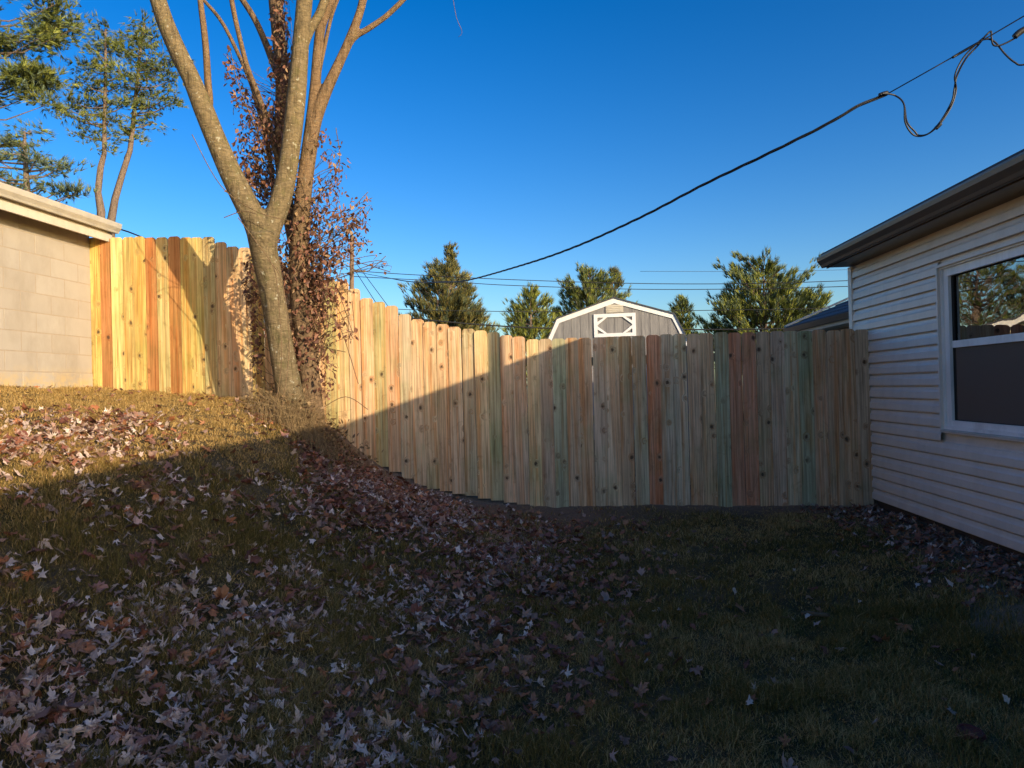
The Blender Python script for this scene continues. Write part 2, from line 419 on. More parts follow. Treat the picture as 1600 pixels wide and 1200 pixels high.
tx, ty = zip(*tops); bx_, by_ = zip(*bots); cx, cy = zip(*[(a, 0) for a, b in colpx])
def fpt(s): return Vector((FA.x + fdir.x * s, FA.y + fdir.y * s, 0))
def zfrom(px, py, Y): return W(px, py, Y).z
def s_of(px0):
    a, b_ = 0.0, FLEN + .3
    for _ in range(40):
        c_ = (a + b_) / 2; p_ = fpt(c_)
        if P(p_.x, p_.y, EYE - .3)[0] > px0: a = c_
        else: b_ = c_
    return a
s = s_of(1350); s_last = s_of(153); npk = int(round((s_last - s) / .1405)); pitch = (s_last - s - .006) / npk; k = 0
_mean = (.66, .49, .28)
for _k, _f in (('g', .35), ('n', .2), ('h', .25), ('k', .5), ('m', .45), ('b', .1), ('c', .25), ('r', .18), ('t', .2)):
    WOOD[_k] = tuple(a * (1 - _f) + b * _f for a, b in zip(WOOD[_k], _mean))
rngf = random.Random(5)
prev_top = None
while s < s_last + .05:
    p = fpt(s); px, _ = P(p.x, p.y, EYE - .3)
    wd_ = .139 if rngf.random() > .12 else .133
    # top: the value at the board's own centre keeps the photographed steps
    zt = zfrom(px, float(np.interp(px, tx, ty)) + rngf.uniform(-1.0, 1.0), p.y); zb = zfrom(px, float(np.interp(px, bx_, by_)) + rngf.uniform(-.6, .6), p.y)
    h = zt - zb; w2 = wd_ / 2; t2 = .008; e = .028
    e = .027; out = [(-w2, 0), (w2, 0), (w2, h - e), (w2 - e * .35, h - e * .42), (w2 - e, h), (-w2 + e, h), (-w2 + e * .35, h - e * .42), (-w2, h - e)]
    b = MB(); b.prism(out, -t2, t2); o = b.build('picket', M_PICKET, fence)
    o.location = (p.x - fence.location.x, p.y - fence.location.y + rngf.uniform(-.004, .004) - (.0 if k % 2 else .004), zb - fence.location.z)
    o.rotation_euler = (rngf.gauss(0, .003), rngf.gauss(0, .0025), fyaw + rngf.gauss(0, .035))
    key = min(colpx, key=lambda c: abs(c[0] - px))[1]; c = WOOD[key]; j = rngf.uniform(.92, 1.08)
    o.color = (c[0] * j, c[1] * j, c[2] * j * rngf.uniform(.92, 1.08), 1)
    s += pitch + (.006 if abs(px - 1004) < 11 else 0) ; k += 1
# rails and posts behind the pickets
npost = 5
for i in range(npost):
    s0 = FLEN * i / (npost - 1) * .985 + .06; p = fpt(s0); px, _ = P(p.x, p.y, EYE)
    zt = zfrom(px, float(np.interp(px, tx, ty)), p.y) - .12; zb = terr1(p.x, p.y + .12) - .2
    b = MB(); b.box(-.045, .045, .058, .148, zb, zt); o = b.build('post', M_POST, fence)
    o.location = (p.x - fence.location.x, p.y - fence.location.y, -fence.location.z); o.rotation_euler = (0, 0, fyaw)
for fr in (.16, .52, .86):
    for i in range(npost - 1):
        for jj in range(3):
            sa = FLEN * (i + jj / 3) / (npost - 1) * .985 + .06; sb = FLEN * (i + (jj + 1) / 3) / (npost - 1) * .985 + .06
            zz = []
            for s_ in (sa, sb):
                p = fpt(s_); px, _ = P(p.x, p.y, EYE); a_ = zfrom(px, float(np.interp(px, tx, ty)), p.y); c_ = zfrom(px, float(np.interp(px, bx_, by_)), p.y)
                zz.append((p, c_ + (a_ - c_) * fr))
            (p0, z0), (p1, z1) = zz
            nrm = Vector((fdir.y, -fdir.x, 0)); nrm = nrm if nrm.y > 0 else -nrm
            vs = []
            for p, z in ((p0, z0), (p1, z1)):
                for off, dz in ((.016, -.045), (.054, -.045), (.054, .045), (.016, .045)):
                    v = p + nrm * off; vs.append((v.x - fence.location.x, v.y - fence.location.y, z + dz - fence.location.z))
            b = MB(); b.add(vs, [(0,1,2,3),(4,7,6,5),(0,4,5,1),(1,5,6,2),(2,6,7,3),(3,7,4,0)]); b.build('rail', M_POST, fence)

# ------------------------------------------------------------------ house on the right
HA = math.atan(.0745)
hc = W(1362, 600, 7.15)                               # point of the wall at the fence
house = empty('sided_house', (hc.x, hc.y, 0), -HA)    # local +y runs along the wall away from the camera, +x into the house
tag(house, 'grey-tan vinyl sided house with dark gutter and white window, right of the fence', 'house')
YE, YS = .42, -13.0                                    # far and near end of the wall
ZB = W(1365, 778, 7.15).z; PITCH = .1143; NC = 21; ZT = ZB + PITCH * NC
wy1 = -1.36; wy0 = wy1 - 1.36                          # window opening along the wall
wpt = lambda px, py, yl: W(px, py, hc.y + yl).z
wz1 = W(1476, 417, 5.79).z; wz0 = W(1480, 673, 5.79).z
def course(z, a, b, h=PITCH):
    m = MB(); m.strip([(0.006, z + .001), (-.020, z - .002), (-.0275, z - .002), (-.0285, z + .002), (-.027, z + .055), (-.017, z + .070), (-.012, z + h - .018), (.004, z + h - .013), (.006, z + h - .001)], a, b)
    return m
for i in range(NC):
    z = ZB + i * PITCH
    if z + PITCH * .9 > wz0 and z < wz1:
        course(z, wy1 + .012, YE - .07).build('siding_plank', M_SIDING, house)
        course(z, YS, wy0 - .012).build('siding_plank', M_SIDING, house)
    else:
        # planks come in 3.7 m lengths
        cuts = [YE - .07, -5.2 - (i % 3) * .8, YS]
        for a, b in zip(cuts[1:], cuts[:-1]): course(z, a + .001, b - .001).build('siding_plank', M_SIDING, house)
b = MB(); b.box(.012, .12, YS, wy0, ZB - .02, ZT + .02); b.box(.012, .12, wy1, YE - .02, ZB - .02, ZT + .02)
b.box(.012, .12, wy0, wy1, ZB - .02, wz0); b.box(.012, .12, wy0, wy1, wz1, ZT + .02)
b.box(.12, 7.6, YE - .12, YE - .02, ZB - .02, ZT + .02); b.box(.12, 7.6, YS, YS + .1, ZB - .02, ZT + .02); b.box(7.5, 7.6, YS + .1, YE - .12, ZB - .02, ZT + .02)
b.build('wall', M_SIDING, house)
b = MB(); b.prism([(0.02, ZT + .021), (7.6, ZT + .021), (3.8, ZT + .9)], YE - .12, YE - .02); b.build('gable_wall', M_SIDING, house)
b = MB(); b.box(.03, 7.5, YS + .05, YE - .06, ZB - .6, ZB - .022); b.build('foundation', M_SOFFIT, house)  # coloured dark to make the dark gap under the siding
b = MB(); b.box(-.036, -.002, YE - .07, YE, ZB - .01, ZT + .01); b.box(-.036, .07, YE, YE + .014, ZB - .01, ZT + .01); b.build('corner_trim', M_SIDING, house)
# eave: soffit, fascia, gutter
ZG = W(1292, 401, 7.55).z; OH = .33
b = MB(); b.box(-OH + .09, .02, YS - .2, YE + .02, ZT + .0215, ZT + .036); b.build('soffit', M_FASCIA, house)
b = MB(); b.box(-OH + .075, -OH + .09, YS - .2, YE + .02, ZT + .012, ZG + .02); b.build('fascia', M_FASCIA, house)
g0 = -OH
prof = [(g0 + .072, ZG - .012), (g0 + .072, ZG - .108), (g0 + .03, ZG - .115), (g0 + .022, ZG - .108), (g0 + .012, ZG - .085), (g0 - .02, ZG - .045), (g0 - .026, ZG - .012), (g0 - .026, ZG + .002), (g0 - .016, ZG + .002), (g0 - .018, ZG - .012), (g0 - .012, ZG - .04), (g0 + .03, ZG - .103), (g0 + .066, ZG - .1), (g0 + .066, ZG - .012)]
b = MB(); b.prism(prof, YS - .2, YE + .02); b.build('gutter', M_FASCIA, house)
b = MB(); b.prism([(g0 + .07, ZG - .012), (g0 + .07, ZG - .108), (g0 + .03, ZG - .115), (g0 + .012, ZG - .085), (g0 - .02, ZG - .045), (g0 - .026, ZG)], YE + .0205, YE + .024); b.build('gutter_end_cap', M_FASCIA, house)
b = MB(); rs = .235
b.prism([(-OH + .03, ZG + .022), (3.8, ZG + .022 + rs * 4.1), (7.9, ZG + .022), (7.9, ZG + .06), (3.8, ZG + .06 + rs * 4.1), (-OH + .03, ZG + .045)], YS - .25, YE + .05)
roof = b.build('roof', M_SHINGLE, house)
b = MB(); b.tube([(.36, -3.55, ZG + .06), (.36, -3.55, ZG + .80)], .055, 12); b.build('vent_pipe', M_FASCIA, house)
# window
win = empty('window'); win.parent = house; win.location = (0, (wy0 + wy1) / 2, (wz0 + wz1) / 2)
hw = (wy1 - wy0) / 2; hh = (wz1 - wz0) / 2
def ring(m, x0, x1, y, z, t, tb=None):
    tb = tb or t
    m.box(x0, x1, -y, -y + t, -z, z); m.box(x0, x1, y - t, y, -z, z); m.box(x0, x1, -y + t, y - t, z - t, z); m.box(x0, x1, -y + t, y - t, -z, -z + tb)
m = MB(); ring(m, -.036, .01, hw + .012, hh + .012, .022); m.build('trim_channel', M_SIDING, win)
m = MB(); ring(m, -.012, .118, hw - .0105, hh - .0105, .012, .03); m.build('jamb', M_WHITE, win)
m = MB(); ring(m, .010, .07, hw - .023, hh - .023, .066); m.build('frame', M_WHITE, win)
zmid = .03
m = MB(); m.box(.028, .066, -hw + .0895, hw - .0895, zmid - .028, zmid + .028); m.build('meeting_rail', M_WHITE, win)
# upper sash glass sits forward, lower sash behind the insect screen
m = MB(); ring(m, .034, .060, hw - .0893, hh - .0893, .004); m.build('sash_bead', M_DARK, win)
m = MB(); m.box(.050, .054, -hw + .094, hw - .094, zmid + .0285, hh - .094); m.build('upper_pane', M_GLASS, win)
m = MB(); m.box(.084, .088, -hw + .094, hw - .094, -hh + .094, zmid - .0285); m.build('lower_pane', M_GLASS, win)
m = MB(); m.box(.044, .0445, -hw + .094, hw - .094, -hh + .094, zmid - .0285); m.build('insect_screen', M_SCREEN, win)
m = MB(); m.box(.040, .056, hw - .112, hw - .094, -hh + .094, zmid - .0285); m.box(.036, .047, hw - .112, hw - .094, zmid + .0285, hh - .094); m.build('sash_stile', M_DARK, win)
m = MB(); m.prism([(-.038, -hh - .004), (-.038, -hh + .008), (.023, -hh + .026), (.023, -hh - .004)], -hw + .002, hw - .002); m.build('sill', M_CREAM, win)
m = MB(); ring(m, .13, .9, hw + .3, hh + .3, .02); m.box(.9, .92, -hw - .3, hw + .3, -hh - .3, hh + .3); m.build('dark_room', M_DARK, win)

# ------------------------------------------------------------------ block garage on the left
GA = math.atan2(118, 1100)
gc = W(143, 600, 8.06)
gar = empty('block_garage', (gc.x, gc.y, 0), -GA)      # local -x into the garage, +y away from the camera
tag(gar, 'low beige painted concrete block garage with pale gutter at the left end of the fence', 'garage')
gz0 = W(143, 608, 8.0).z - .25; ch = .203; nc = 11; gz0b = W(143, 583, 8.0).z - 2 * ch
GYE = .02
for i in range(nc):
    z = gz0b + i * ch
    y = GYE - (.2 if i % 2 else 0) ; first = True
    yy = GYE
    L = .2 if i % 2 else .406
    while yy > -7.5:
        a = yy - L
        m = MB(); j = .0025; x1 = -random.uniform(0, .0018) + (.03 if i < 1 else 0)
        if i == 1: x1 += .006
        bz = z + j; tz = z + ch - j
        m.add([(-.19, a + j, bz), (x1 - .004, a + j, bz), (x1, a + j + .004, bz + .004), (x1, yy - j - .004, bz + .004), (x1 - .004, yy - j, bz), (-.19, yy - j, bz),
               (-.19, a + j, tz), (x1 - .004, a + j, tz), (x1, a + j + .004, tz - .004), (x1, yy - j - .004, tz - .004), (x1 - .004, yy - j, tz), (-.19, yy - j, tz)],
              [(0,5,4,3,2,1), (6,7,8,9,10,11), (0,1,7,6), (1,2,8,7), (2,3,9,8), (3,4,10,9), (4,5,11,10), (5,0,6,11)])
        m.build('block', M_BLOCK, gar)
        yy = a; L = .406
gzt = gz0b + nc * ch
m = MB(); m.box(-.185, -.0022, -7.6, GYE - .004, gz0b, gzt - .002); m.build('mortar', M_MORTAR, gar)
m = MB(); m.box(-5.5, -.19, GYE - .2, GYE - .01, gz0b, gzt); m.box(-5.5, -.19, -7.6, -7.4, gz0b, gzt); m.box(-5.7, -5.5, -7.6, GYE - .01, gz0b, gzt); m.build('wall', M_BLOCK, gar)
# eave
ge = W(187, 349, 8.1); gl = Matrix.Rotation(GA, 3, 'Z') @ Vector((ge.x - gc.x, ge.y - gc.y, 0))
ox = gl.x; gtop = ge.z
GE = GYE + .10
p_ = [(ox - .10, gtop - .012), (ox - .10, gtop - .105), (ox - .045, gtop - .11), (ox - .036, gtop - .09), (ox - .008, gtop - .055), (ox - .002, gtop - .014), (ox - .002, gtop), (ox - .014, gtop), (ox - .016, gtop - .02), (ox - .02, gtop - .05), (ox - .05, gtop - .095), (ox - .094, gtop - .09), (ox - .094, gtop - .012)]
m = MB(); m.prism(p_, -7.9, GE); m.build('gutter', M_TAN, gar)
m = MB(); m.box(ox - .13, ox - .105, -7.9, GE - .03, gtop - .215, gtop - .01); m.build('fascia', M_CREAM, gar)
zs = gtop - .17
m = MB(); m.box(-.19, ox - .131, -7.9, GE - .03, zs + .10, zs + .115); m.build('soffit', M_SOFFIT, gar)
for kx in range(13):
    y = GE - .25 - kx * .61
    m = MB(); m.box(-.19, ox - .1315, y - .02, y + .02, zs + .02, zs + .098); m.build('rafter_tail', M_CREAM, gar)
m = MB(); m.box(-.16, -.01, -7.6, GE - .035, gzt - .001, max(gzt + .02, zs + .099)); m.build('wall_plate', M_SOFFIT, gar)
m = MB(); m.prism([(ox - .04, gtop + .004), (-2.8, gtop + .5), (-6.2, gtop), (-6.2, gtop + .03), (-2.8, gtop + .53), (ox - .04, gtop + .016)], -7.95, GE + .02); m.build('roof', M_SHINGLE, gar)
m = MB(); m.prism([(-.19, gzt), (-5.7, gzt), (-2.8, gtop + .48)], GYE - .2, GYE - .02); m.build('gable_wall', M_CREAM, gar)
m = MB(); m.tube([W(187, 358, 8.5), W(200, 362, 8.6), W(213, 367, 8.7), W(235, 376, 8.9)], .009, 6); c_ = m.build('thin_cable', M_CABLE)
tag(c_, 'short black cable running from the block garage down behind the fence top', 'cable')

# ------------------------------------------------------------------ shed behind the fence
sc_ = W(963, 600, 17.0)
shed = empty('barn_shed', (sc_.x, sc_.y, 0), R(-11))
tag(shed, 'grey gambrel barn shed with white trim boards and hexagon braced panel', 'shed')
M_SHEDW = grime_paint('grey shed siding', (.20, .19, .19), (.36, .34, .32), .6, .8, (3, 3, .3), .2)
M_TRIM = grime_paint('white shed trim', (.78, .76, .76), (.5, .48, .46), .3, .5)
zp = W(963, 466, 17).z; zk = W(965, 495, 17).z; ze = zk - 1.02
xp = 1.40; xe = 1.88
def rl(x):
    x = abs(x); return zp + (zk - zp) * x / xp if x < xp else zk + (ze - zk) * (x - xp) / (xe - xp)
n_ = 18; xs = [-xe + 2 * xe * i / n_ for i in range(n_ + 1)]
zg = EYE - 1.3
for i in range(n_):
    a, b_ = xs[i] + .004, xs[i + 1] - .004
    pts = [(a, zg), (b_, zg), (b_, rl(b_) - .03)]
    for k_ in (-xp, 0, xp):
        if a < k_ < b_: pts.append((k_, rl(k_) - .03))
    pts.append((a, rl(a) - .03))
    m = MB(); m.prism(pts, 0, .02); m.build('siding_plank', M_SHEDW, shed)
m = MB(); m.prism([(-xe + .01, zg), (xe - .01, zg), (xe - .01, ze - .03), (xp, zk - .05), (0, zp - .05), (-xp, zk - .05), (-xe + .01, ze - .03)], .021, 4.2); m.build('body', M_SHEDW, shed)
t = .115
def trim(x0, z0, x1, z1):
    d = Vector((x1 - x0, z1 - z0)).normalized(); nn = Vector((d.y, -d.x))
    if nn.y > 0: nn = -nn
    return [(x0, z0), (x1, z1), (x1 + nn.x * t, z1 + nn.y * t), (x0 + nn.x * t, z0 + nn.y * t)]
for (x0, z0, x1, z1) in ((0, zp, xp, zk), (xp, zk, xe + .03, ze - .06)):
    for sg in (1, -1):
        # mitred boards
        if x0 == 0: pts = [(0, zp), (xp + .02, zk), (xp - .05, zk - .095), (0, zp - t * 1.06)]
        else: pts = [(xp + .0215, zk - .002), (xe + .05, ze - .06), (xe - .06, ze - .06), (xp - .049, zk - .096)]
        m = MB(); m.prism([(sg * x, z) for x, z in pts], -.024, -.001); m.build('rake_board', M_TRIM, shed)
        rp = [(x0, z0 + .001), (x1, z1 + .001), (x1 + .012, z1 + .03), (x0 + (.012 if x0 else 0), z0 + .03)]
        m = MB(); m.prism([(sg * x, z) for x, z in rp], -.05, 4.3); m.build('roof_panel', M_SHINGLE, shed)
vx0, vz1, vz0 = .21, W(963, 476, 17).z, W(963, 488.5, 17).z
m = MB()
m.box(-vx0, vx0, -.022, -.001, vz0, vz1)
vent = m.build('gable_vent', M_CREAM, shed)
for i in range(4):
    z = vz0 + .02 + i * (vz1 - vz0 - .03) / 4
    m = MB(); m.prism([(-.034, z), (-.0225, z + .03), (-.0225, z + .005)], -vx0 + .02, vx0 - .02, 'x'); m.build('slat', M_CREAM, vent)
# hexagon braced door panel
hx = .50; hz1 = W(963, 490, 17).z; hz0 = W(963, 526, 17).z; tt = .085
m = MB()
m.box(-hx, -hx + tt, -.03, -.003, hz0, hz1); m.box(hx - tt, hx, -.03, -.003, hz0, hz1); m.box(-hx + tt, hx - tt, -.03, -.003, hz1 - tt, hz1); m.box(-hx + tt, hx - tt, -.03, -.003, hz0, hz0 + tt)
zm = (hz0 + hz1) / 2
for sx_ in (1, -1):
    for sz_ in (1, -1):
        ex = hx - tt; ez = (hz1 - hz0) / 2 - tt
        A = (ex, .0); B = (ex - .23, ez)
        off = .075
        pts = [(ex, .01), (ex, .01 + off * 1.1), (ex - .23 + off * .95, ez), (ex - .23, ez)]
        m.prism([(sx_ * x, zm + sz_ * z) for x, z in pts], -.028, -.004)
m.build('braced_door_frame', M_TRIM, shed)
m = MB(); m.box(-hx, hx, -.02, -.002, hz0 - .9, hz0 - .04); m.build('door_panel', M_SHEDW, shed)

# ------------------------------------------------------------------ low house behind the fence, right
nb = W(1345, 600, 10.4)
nbh = empty('neighbour_house', (nb.x, nb.y, 0), -HA)
tag(nbh, 'low shingle-roofed house glimpsed over the fence beside the sided house', 'house')
ez_ = W(1345, 484, 10.4).z
M_TANWALL = grime_paint('tan siding far', (.36, .29, .23), (.25, .2, .16), .3, .7)
for i in range(8):
    z = ez_ - .22 - i * .2
    m = MB(); m.strip([(.36, z - .199), (.34, z - .199), (.352, z)], -3.2, 3.3); m.build('siding_plank', M_TANWALL, nbh)
m = MB(); m.box(.361, 5.6, -3.2, 3.3, ez_ - 2.6, ez_ - .12); m.build('body', M_TANWALL, nbh)
m = MB(); m.box(.02, .04, -3.3, 3.35, ez_ - .15, ez_ - .005); m.build('fascia', M_TAN, nbh)
m = MB(); m.box(.041, .36, -3.3, 3.35, ez_ - .149, ez_ - .13); m.build('soffit', M_TAN, nbh)
m = MB(); m.prism([(.02, ez_ - .01), (.02, ez_ - .09), (-.05, ez_ - .09), (-.09, ez_ - .01)], -3.3, 3.36); m.build('gutter', M_FASCIA, nbh)
for i in range(9):
    x0 = -.02 + i * .32; m = MB(); zz = ez_ + .42 * (x0 + .02)
    m.prism([(x0, zz + .004), (x0 + .325, zz + .42 * .325), (x0 + .325, zz + .42 * .325 + .012), (x0, zz + .028)], -3.4, 3.4); m.build('shingle_course', M_SHINGLE, nbh)
m = MB(); m.prism([(0, ez_ - .02), (2.85, ez_ + 1.18), (5.8, ez_ - .02)], -3.25, 3.3); m.build('roof', M_SHINGLE, nbh)
m = MB(); m.prism([(-.02, ez_ + .03), (2.86, ez_ + 1.24), (2.86, ez_ + 1.28), (-.02, ez_ + .07)], 3.36, 3.46); m.build('rake_trim', M_CREAM, nbh)

# a house far left, seen in the window glass
fh = empty('far_house', (-11.6, 27, 0), R(18))
tag(fh, 'brown house with cream rake boards, seen only mirrored in the window', 'house')
m = MB(); m.box(-5, 5, 0, 7, EYE - 1, EYE + 1.7); m.build('wall', M_TANWALL, fh)
m = MB(); m.prism([(-5, EYE + 1.701), (5, EYE + 1.701), (0, EYE + 3.1)], 0.02, 7); m.build('gable_wall', M_CREAM, fh)
for sg in (1, -1):
    m = MB(); m.prism([(0, EYE + 3.12), (sg * 5.5, EYE + 1.58), (sg * 5.5, EYE + 1.38), (0, EYE + 2.9)], -.3, -.24); m.build('rake_board', M_TRIM, fh)
    m = MB(); m.prism([(0, EYE + 3.13), (sg * 5.5, EYE + 1.59), (sg * 5.5, EYE + 1.66), (0, EYE + 3.2)], -.31, 7.3); m.build('roof', M_SHINGLE, fh)

# ------------------------------------------------------------------ pole and wires
pole = empty('utility_pole', W(551, 640, 30))
tag(pole, 'weathered wooden utility pole rising behind the fence beside the vine', 'utility pole')
pt = W(550, 368, 30); pb = W(551, 640, 30)
def loc(o, p): return Vector(p) - o.location
m = MB(); m.tube([loc(pole, (pb.x, pb.y, 0)), loc(pole, (pb.x, pb.y, 3)), loc(pole, pt)], [.13, .11, .085], 10); m.build('shaft', M_POLE, pole)
for py_ in (381, 424):
    q0 = loc(pole, W(551, py_, 29.85)); m = MB(); m.box(q0.x - .1, q0.x + .55, q0.y - .03, q0.y + .03, q0.z - .03, q0.z + .03); m.build('bracket', M_POLE, pole)
def wire(name, pts, r, label, sub=14, twist=0, cat='cable', group=None, sides=6):
    """pts: (px,py,Y); curve through them"""
    P3 = [W(*p) for p in pts]; out = []
    n = len(P3)
    for i in range(n - 1):
        p0 = P3[max(i - 1, 0)]; p1 = P3[i]; p2 = P3[i + 1]; p3 = P3[min(i + 2, n - 1)]
        for k in range(sub):
            t = k / sub
            out.append(.5 * ((2 * p1) + (p2 - p0) * t + (2 * p0 - 5 * p1 + 4 * p2 - p3) * t * t + (3 * p1 - p0 - 3 * p2 + p3) * t ** 3))
    out.append(P3[-1])
    m = MB()
    if not twist: m.tube(out, r, sides)
    else:
        L = 0; acc = [0]
        for a, b in zip(out[:-1], out[1:]): L += (b - a).length; acc.append(L)
        for ph in range(3):
            q = []
            for p, l in zip(out, acc):
                th = l * twist + ph * 2.094; q.append(p + Vector((math.cos(th) * .3, math.cos(th), math.sin(th))) * r * .85)
            m.tube(q, r * .72, 5)
    o = m.build(name, M_CABLE, smooth=True); tag(o, label, cat, group); return o
iy = lambda a, b, t: 1 / ((1 - t) / a + t / b)
svc = [(1386,147),(1340,166),(1290,195),(1200,240),(1100,288),(1000,340),(900,385),(820,413),(730,438),(690,441),(640,440),(600,433),(552,424)]
wire('service_cable', [(x, y, iy(5.2, 30, ((1386 - x) / 834) ** 1.6)) for x, y in svc], .0088, 'thick twisted black service cable sagging across the sky to the utility pole', 30, 9)
wire('messenger_wire', [(1386,147,5.2),(1450,111,5.0),(1480,94,4.95),(1530,66,4.85),(1600,25,4.7),(1680,-22,4.5)], .0042, 'thin straight wire carrying the looped cable at top right', 6)
wire('wire_splice', [(1488,90,4.93),(1500,83,4.92),(1512,76,4.9),(1530,66,4.86)], .009, 'thick splice sleeve on the thin wire at top right', 4)
for dx, dy, dd, lab in ((0, 0, 0, 'drooping loop of black cable hanging from the thin wire, outer strand'), (5, -3, .04, 'drooping loop of black cable hanging from the thin wire, inner strand')):
    wire('cable_loop', [(1378,146,5.2-dd),(1398,149,5.2),(1412,162,5.15+dd),(1414+dx*.6,190,5.1),(1424+dx,208+dy,5.1),(1436,213+dy*.5,5.1),(1452,208,5.05),(1470,192+dy,5.0+dd),(1487,165+dy*2,5.0),(1494-dx*.6,140,5.0),(1492+dx*.7,118,4.95+dd),(1504+dx,92,4.93),(1522+dx,72,4.9),(1538,58,4.86)], .0062, lab, 10, group='strands of the drooping cable loop')
wire('cable_tail', [(1538,58,4.86),(1548,49,4.85),(1549,58,4.84),(1552,70,4.83),(1562,71,4.82),(1580,63,4.8),(1600,50,4.77),(1640,20,4.7)], .0062, 'small knotted black cable tail rising to the right corner of the sky', 10)
wire('cable_tail', [(1532,63,4.86),(1545,61,4.85),(1556,67,4.84),(1570,84,4.82),(1585,97,4.8),(1600,101,4.78),(1650,85,4.7)], .0062, 'lower black cable tail curving down towards the right edge', 10)
wire('cable_connector', [(1585,58,4.79),(1592,51,4.78),(1602,45,4.77)], .02, 'fat black cable connector at the top right edge', 4)
wire('cable_clamp', [(1374,149,5.2),(1382,146,5.2),(1387,145,5.2)], .016, 'small dark clamp where the twisted cable meets the thin wire', 4)
wire('cable_clamp', [(1462,201,5.03),(1470,193,5.02)], .014, 'small dark clamp at the bottom of the drooping cable loop', 4)
far = [([(552,423,30),(640,429,30),(800,437,30),(1000,443,30),(1180,443,29),(1340,438,28),(1700,425,26)], .016, 'topmost of the thin power lines crossing behind the shed'),
       ([(552,432,30),(700,440,30),(800,446,30),(1000,452,30),(1200,451,29),(1340,447,28),(1700,436,26)], .016, 'second power line from the top crossing behind the shed'),
       ([(470,470,30),(600,482,30),(740,486,30),(900,487,30),(1100,485,29),(1320,481,28),(1700,470,26)], .015, 'third thin power line, crossing in front of the far pines'),
       ([(540,484,26),(660,499,26),(760,508,26),(860,513,26),(1000,515,26),(1200,514,25),(1400,508,24),(1700,495,23)], .026, 'lowest and thickest of the lines, just above the fence top'),
       ([(1000,424,60),(1200,424,60),(1340,421,60),(1600,414,60)], .016, 'faint distant power line high between pine and house gutter')]
for pts, r_, lab in far: wire('power_line', pts, r_, lab, 8, cat='power line', group='overhead power lines', sides=5)
for k_, (a_, b_) in enumerate((((552, 405), (606, 478)), ((553, 420), (592, 480)))):
    wire('guy_wire', [(a_[0], a_[1], 30), (b_[0], b_[1], 27)], .014, ('steeper' if k_ else 'longer') + ' guy wire slanting down right from the utility pole', 2, group='guy wires of the pole')

# ------------------------------------------------------------------ pines
def tufts(centres, dirs, L, wid, cols, nb=10, spread=.9, rng=RNG):
    n = len(centres); nn = n * nb
    c = np.repeat(centres, nb, 0); d = np.repeat(dirs, nb, 0); L_ = np.repeat(L, nb) if hasattr(L, '__len__') else np.full(nn, L)
    r = rng.normal(size=(nn, 3)); r /= np.linalg.norm(r, axis=1)[:, None]
    v = d + r * spread; v /= np.linalg.norm(v, axis=1)[:, None]
    s = np.cross(v, rng.normal(size=(nn, 3))); s /= np.linalg.norm(s, axis=1)[:, None] + 1e-9
    ln = (L_ * rng.uniform(.65, 1.1, nn))[:, None]; w = wid * rng.uniform(.7, 1.3, nn)[:, None]
    V = np.stack([c - s * w * .5, c + s * w * .5, c + v * ln], 1).reshape(-1, 3)
    F = np.arange(nn * 3).reshape(-1, 3)
    col = np.repeat(np.repeat(cols, nb, 0), 3, 0)
    return V, F, col
def needle_cols(n, rng, a=(.07, .10, .028), b=(.26, .28, .065), blue=0):
    t = rng.random(n)[:, None] ** 1.3; c = np.array(a) * (1 - t) + np.array(b) * t
    if blue: m = rng.random(n)[:, None] < blue; c = np.where(m, np.array((.13, .17, .11)) * rng.uniform(.7, 1.2, (n, 1)), c)
    return c * rng.uniform(.75, 1.25, (n, 1))

